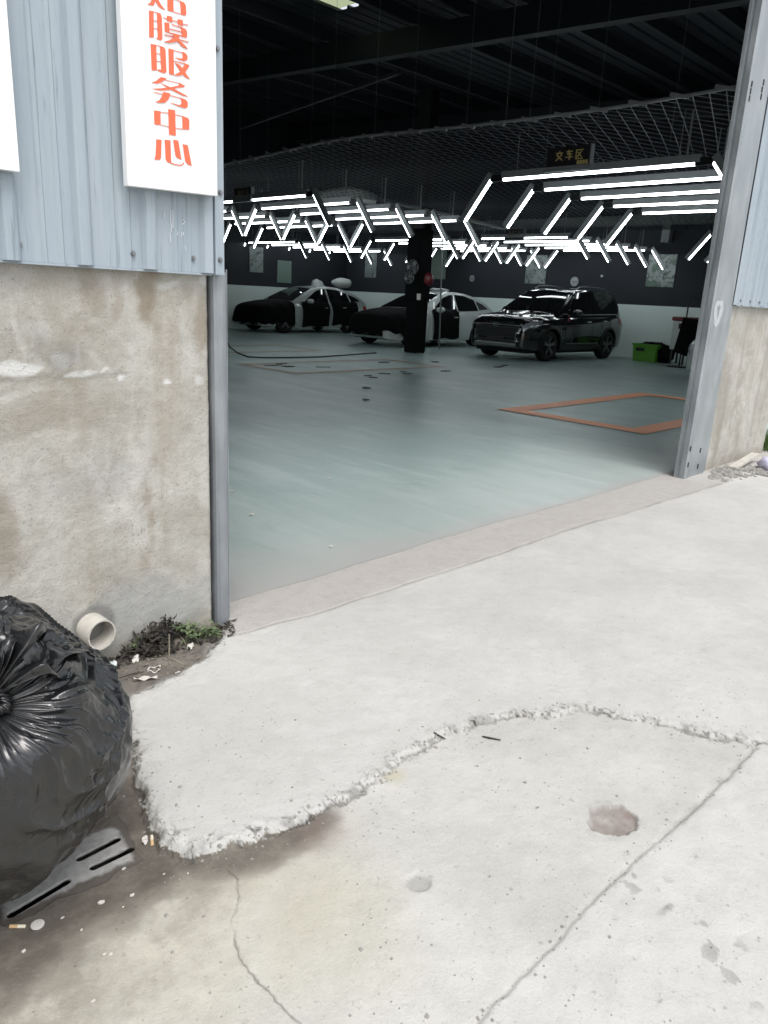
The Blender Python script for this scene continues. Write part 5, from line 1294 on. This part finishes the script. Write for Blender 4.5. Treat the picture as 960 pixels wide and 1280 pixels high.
o = lf.build('dead_leaves', M['deadleaf'], recalc=False); kind(o, 'stuff')
tag(o, 'heap of dark dead leaves and dirt at the foot of the left wall', 'leaf litter')
lg_ = MB()
for k in range(240):
    px = random.gauss(185, 30); py = random.uniform(808, 850)-(px-150)*.25; p = wallpt(px, py); p.y = min(p.y, Y0-.02)
    if px > 285 or px < 135: continue
    p.z = ground_z(p.x, p.y)+.002
    leafquad(lg_, p, random.uniform(.006, .022), random.uniform(.003, .008), random.uniform(0, 6.28), random.uniform(-.1, .4), .2)
o = lg_.build('straw_bits', M['wood'], recalc=False); kind(o, 'stuff'); tag(o, 'scattered tan straw and chips on the dirt in front of the dead leaves', 'litter')
# green weeds, two tufts
def weed(label, spots, n, seed):
    random.seed(seed); w = MB(); st = MB()
    for k in range(n):
        px, py = random.choice(spots); p = wallpt(px+random.uniform(-9, 9), py+random.uniform(-5, 5)); p.y = min(p.y, Y0-.02); p.z = ground_z(p.x, p.y)
        h = random.uniform(.02, .055); top = p+Vector((random.uniform(-.02, .02), random.uniform(-.025, .01), h)); st.tube([p, (p+top)/2+Vector((.003, 0, .003)), top], .0012, 4)
        for j in range(3): leafquad(w, top-Vector((0, 0, j*.008)), random.uniform(.016, .034), random.uniform(.009, .017), random.uniform(0, 6.28), random.uniform(-.2, .5), random.uniform(.1, .5))
    root = thing('weed', label, 'weed', wallpt(*spots[0])); lc_ = w.build('leaf_cluster', M['leaf'], root, recalc=False); kind(lc_, 'stuff'); kind(st.build('stem', M['leaf'], root, recalc=False), 'stuff')
weed('low green weed with small leaves beside the foot of the slim door post', [(225, 795), (235, 790), (248, 793), (255, 789), (240, 800), (262, 795)], 42, 4)
weed('few dark green leaves between the pipe and the dead leaf heap', [(160, 812), (172, 806), (182, 800)], 10, 6)
random.seed(8)
# upright stick, twigs, rusty rod
def stick(a, b, r_, label, mat='wood', za=.0, h=.1):
    p = wallpt(*a); q = wallpt(*b) if h is None else None
    p.y = min(p.y, Y0-.03); p.z = ground_z(p.x, p.y)
    e_ = Vector((p.x+.004, p.y, p.z+h)) if h is not None else Vector((q.x, min(q.y, Y0-.03), ground_z(q.x, q.y)+.02))
    o = MB().tube([p, (p+e_)/2+Vector((.002, .001, .002)), e_], [r_, r_*.9, r_*.8], 6).build('stick', M[mat]); tag(o, label, 'stick'); return o
stick((211, 822), (0, 0), .0035, 'thin pale upright stick in front of the dead leaves', h=.1)
stick((201, 795), (0, 0), .003, 'short dark upright stick against the wall above the dead leaves', 'deadleaf', h=.09)
stick((214, 790), (232, 808), .003, 'pale straight twig slanting down through the weeds', h=None)
stick((232, 826), (188, 812), .004, 'flat grey twig lying in front of the dead leaf heap', h=None)
stick((180, 838), (150, 850), .0025, 'thin dark twig lying on the dirt below the white litter', 'deadleaf', h=None)
def scrap(name, px, py, l, w, ang, label, mat='paper', hgt=.012, seed=1, z=0.0):
    p = wallpt(px, py, z); p.z = ground_z(p.x, p.y)+.002; random.seed(seed); n = 9; rows = []
    d = Vector((math.cos(ang), math.sin(ang), 0)); s_ = Vector((-d.y, d.x, 0))
    for i in range(n):
        t_ = i/(n-1)-.5; ww = w*(1-abs(t_)**2.2*3.2)*random.uniform(.7, 1.1)
        rows.append([p+d*l*t_+s_*ww*v+Vector((0, 0, hgt*(.5+.5*math.sin(3*v+i*1.3+seed))*(1-abs(v)*.5))) for v in np.linspace(-.5, .5, 5)])
    m = MB(); m.grid(rows); m.grid([[q+Vector((0, 0, -.0008)) for q in r] for r in rows]); o = m.build(name, M[mat], smooth=True); tag(o, label, 'litter'); return o
scrap('paper_litter', 182, 846, .075, .022, -.5, 'long white torn wrapper lying on the dirt below the leaves', seed=2)
scrap('paper_litter', 238, 808, .03, .022, .3, 'small white crumpled scrap by the green weeds', seed=3, hgt=.02)
scrap('paper_litter', 170, 827, .045, .03, .8, 'pale grey crumpled scrap left of the white ring', seed=4, hgt=.02)
scrap('plastic_litter', 137, 832, .05, .05, .2, 'grey plastic shard against the bin bag below the pipe', 'film', seed=5, hgt=.03)
scrap('paper_litter', 222, 834, .02, .008, .1, 'tiny pale chip right of the white ring', seed=6, hgt=.003)
m = MB(); c_ = wallpt(193, 834); zg = ground_z(c_.x, c_.y)+.006; pts = [Vector((c_.x+.022*math.cos(a_)*(1+.15*math.sin(3*a_)), c_.y+.018*math.sin(a_), zg+.004*math.sin(4*a_))) for a_ in np.linspace(0, 5.6, 22)]
o = m.tube(pts, [.0022+.001*math.sin(k*1.7) for k in range(22)], 6).build('paper_ring', M['paper'], smooth=True); tag(o, 'broken pale ring of paper on the dirt in front of the leaves', 'litter')
# small litter on the lower slab
def butt(px, py, l, ang, label, seed=1, zup=-.03, lean=0):
    p = pl(px, py, 2, zup); p.z = ground_z(p.x, p.y)+.0045; d = Vector((math.cos(ang), math.sin(ang), lean)).normalized()
    root = thing('cigarette_butt', label, 'litter', p)
    MB().tube([p-d*l/2, p+d*l*.0], .0038, 10).build('filter', M['tanb'], root, smooth=False); MB().tube([p+d*l*.01, p+d*l/2], [.0038, .0034], 10).build('paper_end', M['butt'], root)
M['tanb'] = simple('filter_tan', (.6, .42, .22), .8)
butt(190, 1050, .028, 1.1, 'pale cigarette butt beside the corner of the upper slab', lean=.3)
butt(22, 1157, .032, -.75, 'cigarette butt left of the white disc under the drain grate')
p = pl(47, 1155, 2, -.03); z = ground_z(p.x, p.y)+.003; o = MB().tube([(p.x, p.y, z), (p.x, p.y, z+.002)], .0135, 24).build('white_disc', M['paper']); tag(o, 'flat round white paper disc on the stained slab below the grate', 'litter')
scrap('crumpled_tissue', 181, 1050, .025, .018, 1., 'crumpled off white tissue left of the cigarette butt at the slab corner', seed=12, z=-.03, hgt=.012)
random.seed(21)
scr = [(128, 1127, .016), (125, 1126, .01), (165, 1119, .014), (117, 1251, .01), (131, 1194, .009), (139, 1194, .01), (102, 1163, .007), (155, 1084, .01), (205, 1092, .006), (30, 1190, .012), (78, 1146, .008), (154, 1135, .005), (235, 1093, .006)]
for k, (px, py, l) in enumerate(scr):
    p = pl(px, py, 2, -.03); p.z = ground_z(p.x, p.y)+.001; m = MB()
    pts = [(p.x+l*.5*random.uniform(.6, 1.2)*math.cos(a_), p.y+l*.3*random.uniform(.6, 1.2)*math.sin(a_), p.z) for a_ in (0, 1, 2, 3.1, 4.2, 5.3)]
    o = m.prism(pts, (0, 0, .002)).build('paper_scrap', M['paper']); tag(o, 'tiny white paper scrap on the stained slab near the drain grate', 'litter', 'paper scraps around the drain grate')
# dark bent twigs on the lower slab
for a_, b_, lb in (((602, 928), (625, 933), 'dark curved twig on the lower slab below the broken edge'), ((541, 928), (556, 932), 'short dark twig right against the broken slab edge')):
    p = pl(*a_, 2, -.03); q = pl(*b_, 2, -.03); mid = (p+q)/2+Vector((-.004, .008, 0))
    for v in (p, q, mid): v.z = ground_z(v.x, v.y)+.004
    o = MB().tube([p, mid, q], [.0018, .003, .0016], 6).build('twig', M['deadleaf'], smooth=True); tag(o, lb, 'twig')
# crumbs of concrete along the broken edge and in the joints
cm = MB()
def crumb(x, y, r_):
    z = ground_z(x, y); v = []
    for dx, dy, dz in ((-1, -1, -.3), (1, -1, -.3), (1, 1, -.3), (-1, 1, -.3), (-.7, -.6, .8), (.8, -.5, .7), (.6, .8, .9), (-.6, .7, .6)):
        v.append((x+dx*r_*random.uniform(.6, 1.2), y+dy*r_*random.uniform(.6, 1.2), z+dz*r_*random.uniform(.5, 1)))
    cm.add(v, [(0, 3, 2, 1), (4, 5, 6, 7), (0, 1, 5, 4), (1, 2, 6, 5), (2, 3, 7, 6), (3, 0, 4, 7)])
def along(pts, n, spread, rmax, bias=0):
    seg = [(Vector(a), Vector(b)) for a, b in zip(pts[:-1], pts[1:])]; ls_ = [(b-a).length for a, b in seg]
    for k in range(n):
        i = random.choices(range(len(seg)), ls_)[0]; a, b = seg[i]; t_ = random.random(); p = a+(b-a)*t_; d = (b-a).normalized(); nn_ = Vector((-d.y, d.x))
        p = p+nn_*(random.gauss(bias, spread)); crumb(p.x, p.y, rmax*random.random()**3+.0012)
Uvis = [q for q in U[6:] if q[0] < 4]
along(Uvis, 320, .010, .0045, 0); along(Uvis, 300, .05, .003, 0); along(J[:-1], 120, .012, .003); 
for k in range(120):
    px, py = random.uniform(180, 960), random.uniform(900, 1279); p = pl(px, py, 2, -.02); crumb(p.x, p.y, .0045*random.random()**3+.0008)
o = cm.build('concrete_crumbs', M['crumb'], recalc=False); kind(o, 'stuff'); tag(o, 'loose concrete crumbs along the broken edge of the pale slab', 'rubble')
# rubble and litter at the foot of the right wall
rm = MB(); random.seed(31)
cm = rm
for k in range(260):
    px = random.uniform(888, 962); py = 590-(px-888)*.08+random.uniform(-5, 7)+abs(random.gauss(0, 3)); p = pl(px, py, 2, 0); y_ = min(p.y, Y0-.03)
    crumb_r = .03*random.random()**2+.006; v = []
    for dx, dy, dz in ((-1, -1, -.3), (1, -1, -.3), (1, 1, -.3), (-1, 1, -.3), (-.7, -.6, .8), (.8, -.5, .7), (.6, .8, .9), (-.6, .7, .6)):
        v.append((p.x+dx*crumb_r*random.uniform(.6, 1.2), y_+dy*crumb_r*random.uniform(.6, 1.2), dz*crumb_r*random.uniform(.5, 1)))
    rm.add(v, [(0, 3, 2, 1), (4, 5, 6, 7), (0, 1, 5, 4), (1, 2, 6, 5), (2, 3, 7, 6), (3, 0, 4, 7)])
o = rm.build('rubble', M['crumb'], recalc=False); kind(o, 'stuff'); tag(o, 'grey rubble and dirt along the foot of the right concrete wall', 'rubble')
p = pl(915, 588, 2, .0); q = pl(943, 577, 2, 0)
o = MB().bar((p.x, min(p.y, Y0-.08), .02), (q.x, min(q.y, Y0-.05), .07), .07, .02).build('broken_board', M['pvc']); tag(o, 'broken pale board leaning in the rubble by the right wall', 'board')
p = pl(957, 588, 2, 0); o = blob('plastic_bag', M['lilac'], (p.x+.02, p.y, .05), (.05, .07, .055), 5., 'crumpled lilac white plastic bag at the end of the right wall', 'bag', .5)
# grass beyond the corner of the right wall
gm = MB(); random.seed(17)
for k in range(5000):
    x = random.uniform(7.72, 10.5); y = random.uniform(Y0-.15, Y0+.28); h = random.uniform(.05, .22); a_ = random.uniform(0, 6.28); l_ = Vector((math.cos(a_), math.sin(a_), 0))
    b_ = Vector((x, y, -.03)); gm.add([b_-l_*.005, b_+l_*.005, b_+l_*.02+Vector((random.uniform(-.04, .04), random.uniform(-.04, .04), h))], [(0, 1, 2)])
o = gm.build('grass', M['grass'], recalc=False); kind(o, 'stuff'); tag(o, 'green grass growing beyond the end of the right wall', 'grass')
